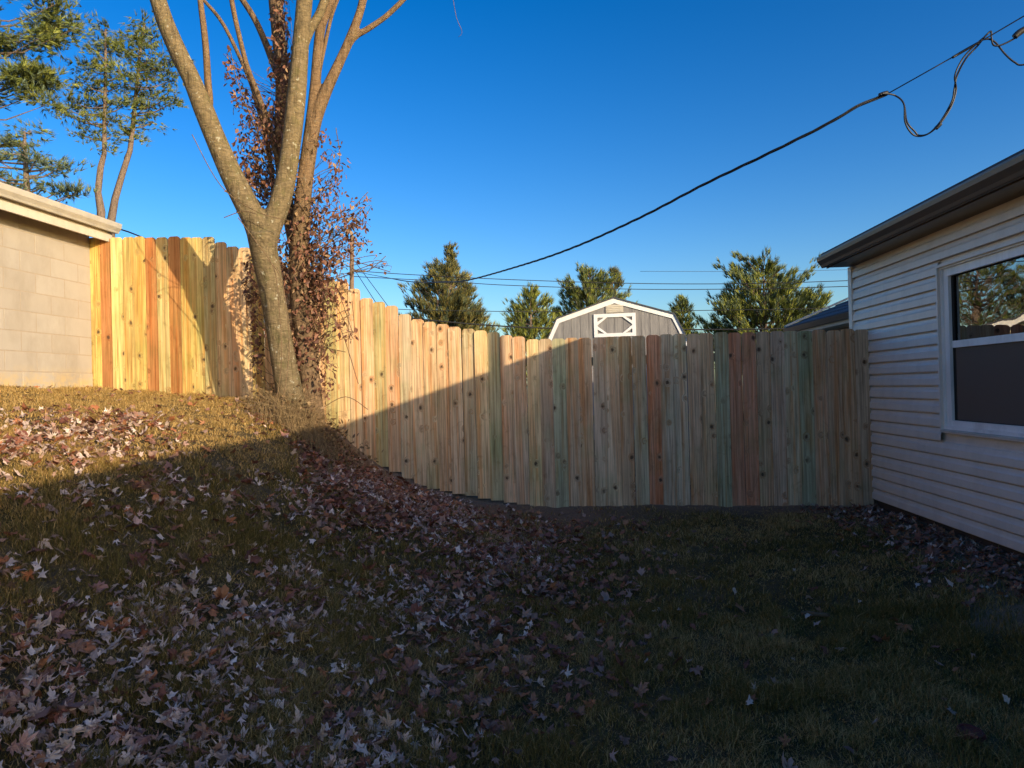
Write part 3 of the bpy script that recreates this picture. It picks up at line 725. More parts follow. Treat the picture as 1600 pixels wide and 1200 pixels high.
def clump_pine(name, label, trunk, clumps, Y, L=.2, wid=.02, dens=1.0, seed=1, blue=.25, thick=.14, group=None):
    """trunk: px polyline; clumps: (px,py,rx,ry) foliage pads in the picture, given their own depth"""
    rng = np.random.default_rng(seed); rr = random.Random(seed)
    base = W(trunk[0][0], trunk[0][1], Y); root = empty(name, base); tag(root, label, 'pine tree', group)
    tp = [W(x, y, Y) for x, y in trunk]; m = MB(); n = len(tp)
    m.tube([loc(root, p) for p in tp], [thick * (1 - .75 * i / (n - 1)) for i in range(n)], 9, wob=.2); m.build('trunk', M_PBARK, root, True)
    C = []; D = []; br = MB(); sc = Y / FPX
    for (px, py, rx, ry) in clumps:
        off = rr.uniform(-1, 1) * rx * sc * 1.1; c = W(px, py, Y + off)
        # limb from the trunk, joining a little lower
        q = min(tp, key=lambda t_: abs(t_.z - (c.z - .5 - abs(c.x - tp[-1].x) * .15)))
        # interpolate point on trunk at height
        zt = c.z - .12 * abs(c.x - q.x) - .15
        for a, b in zip(tp[:-1], tp[1:]):
            if min(a.z, b.z) <= zt <= max(a.z, b.z): q = a.lerp(b, (zt - a.z) / (b.z - a.z + 1e-9)); break
        mid = q.lerp(c, .5) + Vector((0, 0, -.10 * (c - q).length))
        br.tube([loc(root, q), loc(root, mid), loc(root, c)], [.030, .020, .008], 5)
        vol = rx * ry * sc * sc; nt_ = max(6, int(vol * 620 * dens))
        nsub = max(3, int(nt_ / 11)); 
        u = rng.normal(size=(nsub, 3)); u /= np.linalg.norm(u, axis=1)[:, None]; rad = rng.random(nsub)[:, None] ** .5
        sub = u * rad * np.array([rx * sc, rx * sc * .9, ry * sc * .72])
        for s_ in sub:
            e = Vector(s_) + c
            if rr.random() < .25: br.tube([loc(root, c.lerp(mid, .15)), loc(root, e)], [.009, .004], 3, cap=False)
            k = 11; dd = np.array(s_) / (np.linalg.norm(s_) + 1e-6) * .8 + np.array([0, 0, .35]) + rng.normal(size=3) * .25
            pts = np.array(e) + rng.normal(size=(k, 3)) * np.array([.20, .20, .06]) * (L / .2)
            C.append(pts); D.append(np.repeat(dd[None] / np.linalg.norm(dd), k, 0))
    C = np.concatenate(C) - np.array(root.location); D = np.concatenate(D)
    Vv, Ff, cc_ = tufts(C, D, L * 1.15, wid * 1.2, needle_cols(len(C), rng, blue=blue), 9, .5, rng)
    o = np_mesh('crown', Vv, Ff, M_NEEDLE, root, cc_)
    br.build('branches', M_PBARK, root)
    return root

G1 = 'pine trees behind the block garage'
cl = []
r1 = random.Random(3)
for i in range(46):
    y = r1.uniform(-140, 165); edge = 62 + 18 * math.sin(y * .05) + (20 if y < 70 else 0)
    cl.append((r1.uniform(-150, edge), y, r1.uniform(20, 34), r1.uniform(13, 20)))
cl += [(100, 38, 24, 14), (122, 42, 16, 10), (75, 15, 26, 20), (60, 60, 22, 16), (60, 115, 20, 20), (90, 5, 18, 16), (50, 150, 24, 14), (70, 165, 16, 10), (30, 120, 30, 24), (58, 135, 14, 10)]
clump_pine('pine_tree', 'large dense pine tree cut by the left edge above the garage', [(-60, 420), (-55, 250), (-50, 100), (-45, -60), (-40, -180)], cl, 20, .22, .020, 1.25, 21, .22, .25, G1)
cl = []
for i in range(22):
    t_ = r1.random(); y = 205 + t_ * 105; cl.append((r1.uniform(-70, 62 - (abs(y - 250) * .12)), y, r1.uniform(15, 24), r1.uniform(10, 16)))
cl += [(75, 265, 14, 10), (88, 255, 10, 8), (95, 262, 8, 7), (92, 300, 16, 7), (110, 304, 10, 7), (122, 300, 7, 6), (70, 285, 12, 8)]
clump_pine('pine_tree', 'lower bluish pine tree directly behind the garage gutter', [(40, 420), (42, 300), (40, 250), (38, 205)], cl, 17, .19, .017, 1.0, 22, .75, .1, G1)
cl = [(165,62,16,18),(150,80,16,14),(178,78,18,14),(140,108,20,13),(168,105,22,16),(190,112,16,12),(128,128,20,10),(152,135,24,13),(180,138,14,10),(112,158,22,8),(90,165,16,7),(140,162,24,12),(168,160,16,9),(130,185,20,8),(150,190,16,9),(172,186,12,8),(105,180,12,6),(128,210,14,7),(150,214,14,8),(175,212,12,7),(160,232,9,7),(118,170,18,8),(195,165,12,7),(158,45,9,9)]
clump_pine('pine_tree', 'slim pine tree with a bare curved trunk, left one of the pair behind the garage', [(154, 420), (158, 330), (153, 300), (157, 262), (163, 240), (163, 190), (165, 120), (165, 45)], cl, 22, .20, .018, 1.15, 23, .25, .13, G1)
cl = [(226,36,9,12),(222,55,14,14),(238,62,14,14),(212,78,18,12),(236,85,20,12),(214,102,20,12),(240,108,20,13),(222,128,24,12),(196,130,16,10),(250,130,16,9),(215,148,18,8),(240,150,22,9),(262,152,16,7),(222,170,20,8),(250,172,20,7),(272,160,10,6),(205,165,12,7),(240,190,18,6),(225,193,16,6),(195,200,14,6),(208,214,10,5),(202,88,12,10),(198,60,9,12),(275,90,9,5),(258,112,14,8),(270,125,12,6)]
clump_pine('pine_tree', 'slim pine tree with a leaning trunk, right one of the pair behind the garage', [(172, 420), (174, 345), (180, 310), (192, 270), (203, 235), (209, 190), (212, 150), (218, 90), (226, 36)], cl, 22.5, .20, .018, 1.15, 24, .2, .13, G1)

def auto_pine(label, px, ytop, ybase_half, Y, seed, shape='cone', dens=1.0, L=.30, cols=None, group='far pines above the fence', blue=.2, hz=None, spiky=.0):
    """shape profile gives crown half width (px) as function of height below top"""
    rng = np.random.default_rng(seed); rr = random.Random(seed); sc = Y / FPX
    top = W(px, ytop, Y); gz = EYE - 1.2; root = empty('pine_tree', (top.x, top.y, gz)); tag(root, label, 'pine tree', group)
    H = top.z - gz; m = MB(); m.tube([(0, 0, 0), (rr.uniform(-.1, .1), 0, H * .5), (0, 0, H * .97)], [.2, .13, .02], 8); m.build('trunk', M_PBARK, root, True)
    br = MB(); C = []; D = []
    low = H * .22; z = low
    half = ybase_half * sc
    while z < H * .995:
        t = (H - z) / (H - low)                       # 0 at the top, 1 low
        if shape == 'cone': w = half * min(1, t * 1.5) ** .9
        elif shape == 'round': w = half * min(1, (math.sin(min(1, t * 1.25 + .02) * math.pi / 2)) ** .62)
        else: w = half * min(1, t * 1.15) ** .7
        nb = max(3, int(5 + w * 2.6))
        for k in range(nb):
            a = rr.random() * 6.283; ln = w * rr.uniform(.72, 1.12) * (1 + spiky * rr.uniform(-.3, .6)); rise = ln * rr.uniform(.25, 1.0)
            e = Vector((math.cos(a) * ln, math.sin(a) * ln, z + rise - w * .2)); s0 = Vector((0, 0, z - w * .2)); mid = s0.lerp(e, .55) - Vector((0, 0, ln * .08))
            br.tube([s0, mid, e], [.035, .022, .008], 4, cap=False)
            nk = max(4, int(ln * 7.5 * dens))
            for q in range(nk):
                f = rr.uniform(.25, 1.0) ** .7; pnt = mid.lerp(e, (f - .5) * 2) if f > .5 else s0.lerp(mid, f * 2)
                C.append((pnt.x + rr.gauss(0, .09), pnt.y + rr.gauss(0, .09), pnt.z + rr.gauss(0, .08)))
                d_ = Vector((math.cos(a) * .6, math.sin(a) * .6, .85)).normalized(); D.append(d_)
        z += rr.uniform(.22, .36)
    C = np.array(C); D = np.array([tuple(d) for d in D])
    C = np.repeat(C, 3, 0) + rng.normal(size=(len(C) * 3, 3)) * .07; D = np.repeat(D, 3, 0)
    cc_ = needle_cols(len(C), rng, blue=blue) if cols is None else needle_cols(len(C), rng, cols[0], cols[1], blue)
    Vv, Ff, cc_ = tufts(C, D, L * 1.25, .036, cc_, 7, .36, rng)
    np_mesh('crown', Vv, Ff, M_NEEDLE, root, cc_); br.build('branches', M_PBARK, root)
    return root
olive = ((.09, .12, .032), (.34, .36, .08)); dk = ((.08, .085, .035), (.28, .24, .075))
auto_pine('wide dark conifer beyond the fence beside the utility pole', 692, 418, 68, 36, 31, 'round', 1.0, cols=dk, blue=.3)
auto_pine('ragged thin-topped conifer rising just behind the wide dark one', 705, 384, 24, 38, 32, 'cone', .35, L=.22, cols=dk, blue=.2, spiky=.4)
auto_pine('small yellow-green conifer left of the barn shed', 828, 452, 44, 38, 33, 'round', 1.0, cols=olive, blue=.1)
auto_pine('tall conifer rising behind the left slope of the shed roof', 922, 422, 60, 40, 34, 'round', 1.0, cols=olive, blue=.3, spiky=.3)
auto_pine('conifer tip behind the peak of the shed roof', 960, 424, 26, 43, 35, 'cone', .9, cols=dk, blue=.4)
auto_pine('small dark conifer at the right side of the shed', 1066, 468, 30, 38, 36, 'cone', 1.0, cols=olive, blue=.25)
auto_pine('broad round-topped pine between the shed and the sided house', 1192, 410, 74, 38, 37, 'round', 1.05, cols=olive, blue=.3, spiky=.7)
auto_pine('low conifer half hidden behind the fence left of the shed', 745, 500, 40, 37, 38, 'round', .8, cols=dk, blue=.3)
auto_pine('bluish conifer low between the small yellow-green one and the shed', 868, 490, 34, 42, 39, 'cone', .8, cols=dk, blue=.7)
for k_, (x_, y_, zt_) in enumerate(((-17.5, 42, 9.2), (-24, 46, 9.6), (-13.2, 41, 8.0))):
    px_, py_ = P(x_, y_, EYE + zt_ - 1.0); 
    auto_pine(('middle', 'leftmost', 'rightmost')[k_] + ' of three pines hidden low behind the left fence, mirrored in the window', px_, py_, 60, y_, 50 + k_, 'round', .3, cols=((.07, .1, .04), (.22, .25, .08)), blue=.3, spiky=.6, group='pines mirrored in the window')

# ------------------------------------------------------------------ big maple and the vine-covered tree
def smooth_pts(pts, sub=6):
    P3 = [Vector(p) for p in pts]; out = []; n = len(P3)
    for i in range(n - 1):
        p0 = P3[max(i - 1, 0)]; p1 = P3[i]; p2 = P3[i + 1]; p3 = P3[min(i + 2, n - 1)]
        for k in range(sub):
            t = k / sub
            out.append(.5 * ((2 * p1) + (p2 - p0) * t + (2 * p0 - 5 * p1 + 4 * p2 - p3) * t * t + (3 * p1 - p0 - 3 * p2 + p3) * t ** 3))
    out.append(P3[-1]); return out
def limb(m, root, pts, Y, dY=0.0, sides=14, wob=.12, sub=5):
    """pts (px,py,width px); Y runs to Y+dY"""
    n = len(pts); c = []; r = []
    for i, (x, y, w) in enumerate(pts):
        yy = Y + dY * i / (n - 1); c.append(loc(root, W(x, y, yy))); r.append(w / 2 / FPX * yy * .84)
    cs = smooth_pts(c, sub); rs_ = list(np.interp(np.linspace(0, n - 1, len(cs)), range(n), r))
    m.tube(cs, rs_, sides, wob=wob)
def remesh(o, vox, sm=6):
    md = o.modifiers.new('r', 'REMESH'); md.mode = 'VOXEL'; md.voxel_size = vox; md.use_smooth_shade = True
    if sm: s_ = o.modifiers.new('s', 'SMOOTH'); s_.iterations = sm; s_.factor = .5
    dg = bpy.context.evaluated_depsgraph_get(); me = bpy.data.meshes.new_from_object(o.evaluated_get(dg))
    o.modifiers.clear(); me.materials.clear(); old = o.data; mats = [x for x in old.materials]; o.data = me
    for x in mats: me.materials.append(x)
    me.polygons.foreach_set('use_smooth', [True] * len(me.polygons))

TY = 6.9
b0 = W(452, 640, TY + .22); maple = empty('maple_tree', (b0.x, b0.y, terr1(b0.x, b0.y)))
tag(maple, 'large leafless forked tree with smooth grey-brown bark in front of the fence', 'tree')
m = MB()
limb(m, maple, [(463,690,62),(457,640,54),(449,600,47),(438,540,45),(430,480,46),(421,430,47),(412,390,50),(408,362,54)], TY + .22, -.27)
limb(m, maple, [(412,395,46),(402,355,46),(385,320,42),(358,265,40),(336,215,38),(318,170,38),(300,125,34),(280,85,34),(258,35,32),(240,-20,30),(215,-80,28)], TY, -.35)
limb(m, maple, [(410,395,44),(420,358,42),(434,325,38),(445,285,37),(453,240,36),(460,180,35),(466,120,33),(471,60,31),(476,0,30),(482,-80,27)], TY, .1)
for a_, ln in ((2.6, .26), (.5, .22), (4.2, .24), (5.4, .2)):
    c0 = loc(maple, W(457, 632, TY + .22)); m.tube([c0 + Vector((0, 0, .12)), c0 + Vector((math.cos(a_) * ln * .55, math.sin(a_) * ln * .55, -.02)), c0 + Vector((math.cos(a_) * ln, math.sin(a_) * ln, -.16))], [.09, .06, .02], 8)
tr_ = m.build('trunk', M_BARK, maple, True); remesh(tr_, .014, 8)
def add_branch(root, pts, Y, dY, mat, name='branch', sides=9, wob=.1):
    m = MB(); limb(m, root, pts, Y, dY, sides, wob, 4); return m.build(name, mat, root, True)
add_branch(maple, [(322,178,20),(327,160,14),(325,130,13),(322,80,12),(318,40,11),(313,0,10),(309,-60,9)], TY - .13, .0, M_BARK2)
add_branch(maple, [(471,90,12),(483,50,18),(500,20,16),(517,-30,15)], TY + .15, .1, M_BARK)

B2 = 7.25
b0 = W(487, 640, B2); tree2 = empty('brown_tree', (b0.x, b0.y, terr1(b0.x, b0.y)))
tag(tree2, 'thinner brown tree wrapped in dry vine, directly behind the big forked tree', 'tree')
m = MB()
limb(m, tree2, [(492,680,46),(488,640,40),(482,580,36),(474,520,36),(468,460,35),(466,400,34),(470,340,32),(477,280,30),(484,230,28),(490,190,26)], B2)
limb(m, tree2, [(484,235,26),(492,190,24),(506,150,23),(522,115,20),(536,85,18),(549,55,17),(562,20,15),(572,-20,14)], B2, .1)
limb(m, tree2, [(482,230,24),(488,180,22),(493,130,20),(497,80,19),(502,40,18),(515,5,18),(528,-40,15)], B2, .12)
limb(m, tree2, [(534,92,12),(552,60,12),(575,45,11),(600,28,10),(620,10,10),(640,-10,9),(670,-40,8)], B2 + .07, .1)
t2o = m.build('trunk', M_BARK2, tree2, True); remesh(t2o, .014, 3)
# the dark leaning stem deep in the vine and its twigs
add_branch(tree2, [(468,420,22),(455,360,22),(446,300,24),(440,240,26),(442,180,28),(442,120,27),(436,60,25),(430,0,24),(424,-60,22)], B2 + .22, .25, M_BARK2, 'stem', 12)
add_branch(tree2, [(436,250,14),(425,215,12),(415,180,12),(400,140,10),(385,100,9),(370,40,9),(362,0,9),(356,-40,8)], B2 + .05, -.1, M_BARK2)
add_branch(tree2, [(440,130,16),(428,100,14),(412,60,12),(395,25,11),(372,-10,10)], B2 + .35, .2, M_BARK2)
add_branch(tree2, [(428,300,10),(420,240,9),(412,200,8),(402,165,8),(388,120,7),(350,40,7),(318,0,6),(290,-30,5)], B2 + .3, .3, M_BARK2)
add_branch(tree2, [(496,170,10),(498,120,8),(510,60,7),(520,20,6),(540,-30,5)], B2 + .1, .2, M_BARK2)
for pp in ([(705,-20,1.2),(709,5,1),(714,30,1),(722,50,.9),(716,58,.6)],):
    add_branch(tree2, pp, B2 + .2, .1, M_BARK2, 'twig', 4)

# vine: stems and hanging leaves
VB = W(480, 640, 7.15); vine = empty('dry_vine', (VB.x, VB.y, terr1(VB.x, VB.y)))
tag(vine, 'tangle of dry red-brown vine leaves climbing the brown tree', 'vine')
vc = [(438,40,12,45,110),(442,120,20,45,190),(430,190,24,35,200),(408,215,22,28,110),(392,175,15,25,50),(378,150,14,20,40),(358,95,10,25,18),(372,118,16,14,26),(400,262,26,28,180),(385,285,22,28,130),(378,215,10,22,30),(420,290,20,26,110),(395,320,16,14,50),
      (450,235,12,50,90),(478,400,22,34,180),(455,395,16,34,90),(478,440,30,40,340),(497,465,26,42,260),(505,405,26,28,150),(480,515,28,34,220),(492,560,26,34,150),(465,560,18,30,60),(515,355,32,28,130),(540,340,28,30,110),(500,310,20,30,90),(520,290,22,24,60),(545,370,22,22,60),(570,322,10,18,22),(560,345,12,14,26),(515,245,18,26,40),(505,215,12,18,26),(530,265,16,14,22),(510,400,34,20,100),(540,400,16,16,34),(560,380,14,14,24),
      (395,430,12,36,70),(398,490,9,40,70),(403,550,9,34,46),(385,455,8,22,18),(432,385,8,30,26),(520,520,14,14,14),(535,470,16,20,16),(535,505,12,10,14),(548,522,10,10,18),(590,395,12,16,9),(600,415,8,8,7),(500,600,20,20,70),(524,440,18,24,40),(465,345,14,30,60),(487,345,12,34,80),(455,290,12,34,50)]
rng = np.random.default_rng(77); rr = random.Random(77)
LP = []; stems = MB(); o0 = vine.location
def vleafbatch(LP, sizes, rng, lo=(.085, .034, .022), hi=(.32, .15, .095), droop=True):
    n = len(LP); c = np.array(LP); d = rng.normal(size=(n, 3)) * np.array([.65, .65, .55]) + (np.array([0, 0, -.75]) if droop else 0)
    d /= np.linalg.norm(d, axis=1)[:, None]; s = np.cross(d, rng.normal(size=(n, 3))); s /= np.linalg.norm(s, axis=1)[:, None]; nn = np.cross(d, s)
    L = sizes[:, None]; w = L * rng.uniform(.16, .32, (n, 1)); fold = w * rng.uniform(.1, .7, (n, 1))
    # 7 verts: base, 2 shoulder L, 2 shoulder R, tip, mid rib
    V = np.stack([c, c + d * L * .35 - s * w + nn * fold, c + d * L * .7 - s * w * .75 + nn * fold * 1.2, c + d * L + nn * fold * .6, c + d * L * .7 + s * w * .75 + nn * fold * 1.1, c + d * L * .35 + s * w + nn * fold, c + d * L * .5], 1)
    F1 = np.array([(0, 1, 6), (1, 2, 6), (2, 3, 6), (3, 4, 6), (4, 5, 6), (5, 0, 6)])
    F = (np.arange(n)[:, None, None] * 7 + F1[None]).reshape(-1, 3)
    t = rng.random((n, 1)) ** 1.5; col = np.array(lo) * (1 - t) + np.array(hi) * t
    m_ = rng.random((n, 1)) < .12; col = np.where(m_, np.array((.30, .19, .10)), col)
    return V.reshape(-1, 3), F, np.repeat(col, 7, 0)
for (px, py, rx, ry, n) in vc:
    n = int(n * (1.5 if px < 500 else .9)); depth0 = 7.28 if px > 405 else (7.45 if py > 380 else 7.4)
    if px > 500: depth0 = 7.2
    hub = W(px, py, depth0)
    src = W(475 if py > 250 else 445, py + ry + 25, 7.3)
    for k in range(max(3, n // 12)):
        a = Vector((rr.gauss(0, rx * .55), rr.gauss(0, rx * .4), rr.gauss(0, ry * .55))) * (depth0 / FPX); e = hub + a
        mid = src.lerp(e, .5) + Vector((rr.gauss(0, .05), rr.gauss(0, .05), rr.gauss(0, .05)))
        q = smooth_pts([src - o0, mid - o0, e - o0, e + Vector((rr.gauss(0, .05), rr.gauss(0, .05), -.05)) - o0], 3)
        stems.tube(q, rr.uniform(.0018, .004), 4, cap=False)
    for k in range(n):
        x = px + max(-1.1, min(1.1, rr.gauss(0, .6))) * rx; y = py + max(-1.1, min(1.1, rr.gauss(0, .6))) * ry; yy = depth0 + rr.gauss(0, .13)
        LP.append(W(x, y, yy) - o0)
LP = [tuple(p) for p in LP]
Vv, Ff, cc_ = vleafbatch(LP, rng.uniform(.034, .070, len(LP)), rng)
o = np_mesh('vine_leaves', Vv, Ff, M_VINE, vine, cc_); o['kind'] = 'stuff'
# long runners
for pts in ([(440,260),(480,330),(530,340),(575,300)], [(470,420),(520,440),(552,520),(550,470)], [(480,430),(520,470),(548,522),(552,530)], [(480,400),(530,410),(570,425),(603,400)], [(500,395),(560,410),(610,425)],
            [(440,390),(470,350),(520,330),(560,345)], [(430,640),(440,560),(436,480),(428,420),(402,380),(372,340)], [(440,640),(452,540),(440,440),(418,405)], [(380,300),(430,300),(470,290)], [(375,240),(420,255),(450,260)],
            [(450,500),(500,490),(530,510),(560,600)], [(360,80),(372,130),(395,190),(420,250)], [(465,640),(505,540),(525,450),(545,380)], [(500,640),(540,620),(575,640)], [(500,300),(530,260),(525,200)], [(470,520),(500,540),(540,550)],
            [(395,445),(385,470),(395,560),(420,600)], [(350,340),(380,330),(402,335)], [(300,210),(345,290),(400,330),(452,345)]):
    P3 = [W(x, y, 7.15 if x < 500 else 7.3) - o0 for x, y in pts]
    if pts[0][0] in (430, 300, 350) or pts[0] == (440, 640): P3 = [W(x, y, 6.60) - o0 for x, y in pts]
    stems.tube(smooth_pts(P3, 6), .0042, 5, cap=False)
stems.build('vine_stems', M_BARK2, vine)

# ------------------------------------------------------------------ fallen leaves
MAPLE = [(0, 1.0), (9, .70), (16, .74), (26, .40), (38, .72), (48, .92), (58, .62), (68, .60), (80, .34), (98, .56), (112, .66), (126, .40), (150, .30), (172, .10)]
SILVER = [(0, 1.0), (8, .70), (16, .62), (26, .36), (36, .62), (46, .86), (54, .56), (64, .50), (78, .26), (98, .44), (110, .52), (122, .26), (150, .18), (172, .06)]
TATTER = [(0, .8), (14, .95), (24, .62), (40, .85), (55, .68), (70, .88), (85, .48), (104, .72), (125, .50), (140, .60), (160, .30), (175, .14)]
SIMPLE = [(0, 1.0), (22, .32), (45, .85), (78, .26), (110, .52), (150, .2)]
SIMPLE2 = [(0, 1.0), (25, .55), (48, .85), (80, .4), (110, .6), (155, .25)]
def leaf_geo(out, curl, cup, seed):
    """unit leaf lying in xy, stalk towards -y; centre + mid ring + rim"""
    r_ = np.random.default_rng(seed); full = out + [(-a, r) for a, r in out[::-1] if a > 0]
    a = np.radians([x for x, _ in full]); r = np.array([x for _, x in full]) * r_.uniform(.88, 1.1, len(full)); n = len(full)
    rim = np.stack([np.sin(a) * r, np.cos(a) * r, np.zeros(n)], 1); mid = rim * .45
    V = np.concatenate([[[0, 0, 0]], mid, rim])
    F = []
    for i in range(n):
        j = (i + 1) % n; F += [(0, 1 + j, 1 + i), (1 + i, 1 + j, 1 + n + j), (1 + i, 1 + n + j, 1 + n + i)]
    x, y = V[:, 0].copy(), V[:, 1].copy(); ax = r_.uniform(-.6, .6); u = x * math.cos(ax) + y * math.sin(ax); w = -x * math.sin(ax) + y * math.cos(ax)
    k = curl + 1e-3; u2 = np.sin(k * u) / k; z = (1 - np.cos(k * u)) / k
    V[:, 0] = u2 * math.cos(ax) - w * math.sin(ax); V[:, 1] = u2 * math.sin(ax) + w * math.cos(ax)
    # a second, sharper fold across the first and a crumple
    k2 = curl * .8 * r_.choice([-1, 1]); a2 = ax + 1.2 + r_.uniform(-.3, .3); q_ = V[:, 0] * math.cos(a2) + V[:, 1] * math.sin(a2); z = z + .45 * np.abs(q_) ** 1.3 * np.sign(k2) * min(1.0, abs(k2))
    sh = 1 - .35 * min(1.0, abs(curl) / 2.5) * np.abs(q_); V[:, 0] *= sh; V[:, 1] *= sh
    rad = np.sqrt(x * x + y * y); V[:, 2] = z + cup * rad ** 2 * np.sin(3 * np.arctan2(x, y) + r_.uniform(0, 6)) + .06 * np.cos(np.arctan2(x, y) * 5) * rad + r_.normal(size=len(V)) * .07
    return V, np.array(F)
def leaf_mesh(name, out, curl, cup, seed, mat):
    Vv, Ff = leaf_geo(out, curl, cup, seed); m = bpy.data.meshes.new(name)
    vs = [tuple(v) for v in Vv]; fs = [tuple(int(i) for i in f) for f in Ff]; n = len(vs)
    # stalk
    vs += [(-.015, -.05, .01), (.015, -.05, .01), (.05, -.75, .08), (.075, -.74, .09)]; fs += [(n, n + 1, n + 3, n + 2)]
    m.from_pydata(vs, [], fs); m.materials.append(mat); return m
brown_m = [leaf_mesh('leaf', MAPLE if i % 3 else TATTER, c, .10 + .05 * (i % 3), 100 + i, M_LEAFOBJ) for i, c in enumerate((.15, .4, .7, -.3, .9, -.6, 1.2, .3))]
pale_m = [leaf_mesh('leaf', SILVER if i % 4 else MAPLE, c, .16 + .06 * (i % 3), 200 + i, M_LEAFOBJ) for i, c in enumerate((1.6, 2.3, 3.0, -1.9, 1.2, 3.4, -2.6, 2.8, 1.5, 2.1))]

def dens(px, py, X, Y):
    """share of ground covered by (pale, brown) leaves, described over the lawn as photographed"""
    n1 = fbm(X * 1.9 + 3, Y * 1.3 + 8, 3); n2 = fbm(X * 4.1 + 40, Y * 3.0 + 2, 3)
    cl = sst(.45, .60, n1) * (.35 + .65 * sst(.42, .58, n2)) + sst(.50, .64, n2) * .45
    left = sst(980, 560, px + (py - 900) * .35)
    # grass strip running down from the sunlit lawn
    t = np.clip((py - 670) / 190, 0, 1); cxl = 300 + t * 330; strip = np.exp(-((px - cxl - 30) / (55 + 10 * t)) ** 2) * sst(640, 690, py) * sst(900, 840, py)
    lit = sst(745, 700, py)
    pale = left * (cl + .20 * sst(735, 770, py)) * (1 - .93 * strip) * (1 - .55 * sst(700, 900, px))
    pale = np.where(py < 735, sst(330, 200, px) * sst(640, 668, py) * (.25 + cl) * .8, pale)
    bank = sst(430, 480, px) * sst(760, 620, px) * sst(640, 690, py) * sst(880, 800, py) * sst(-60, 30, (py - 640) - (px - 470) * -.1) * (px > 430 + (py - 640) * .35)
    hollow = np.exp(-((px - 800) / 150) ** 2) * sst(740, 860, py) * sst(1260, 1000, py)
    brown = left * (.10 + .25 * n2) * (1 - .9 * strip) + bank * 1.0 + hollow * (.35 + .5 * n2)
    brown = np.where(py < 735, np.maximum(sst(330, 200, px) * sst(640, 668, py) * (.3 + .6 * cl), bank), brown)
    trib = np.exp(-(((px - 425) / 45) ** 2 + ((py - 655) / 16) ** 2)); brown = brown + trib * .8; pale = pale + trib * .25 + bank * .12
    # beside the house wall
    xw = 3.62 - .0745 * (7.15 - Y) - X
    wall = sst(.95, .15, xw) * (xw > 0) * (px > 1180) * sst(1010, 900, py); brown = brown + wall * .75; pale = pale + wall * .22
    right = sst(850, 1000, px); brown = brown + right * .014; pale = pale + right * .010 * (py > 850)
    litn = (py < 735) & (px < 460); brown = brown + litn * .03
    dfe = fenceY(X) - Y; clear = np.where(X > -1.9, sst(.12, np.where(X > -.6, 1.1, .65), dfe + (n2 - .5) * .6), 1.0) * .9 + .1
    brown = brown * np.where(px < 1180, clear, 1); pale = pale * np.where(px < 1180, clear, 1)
    return pale, brown
N = 230000
Yc = RNG.uniform(1.35, 7.9, N); Xc = RNG.uniform(-1, 1, N) * 0 + RNG.uniform(-.80, .78, N) * Yc
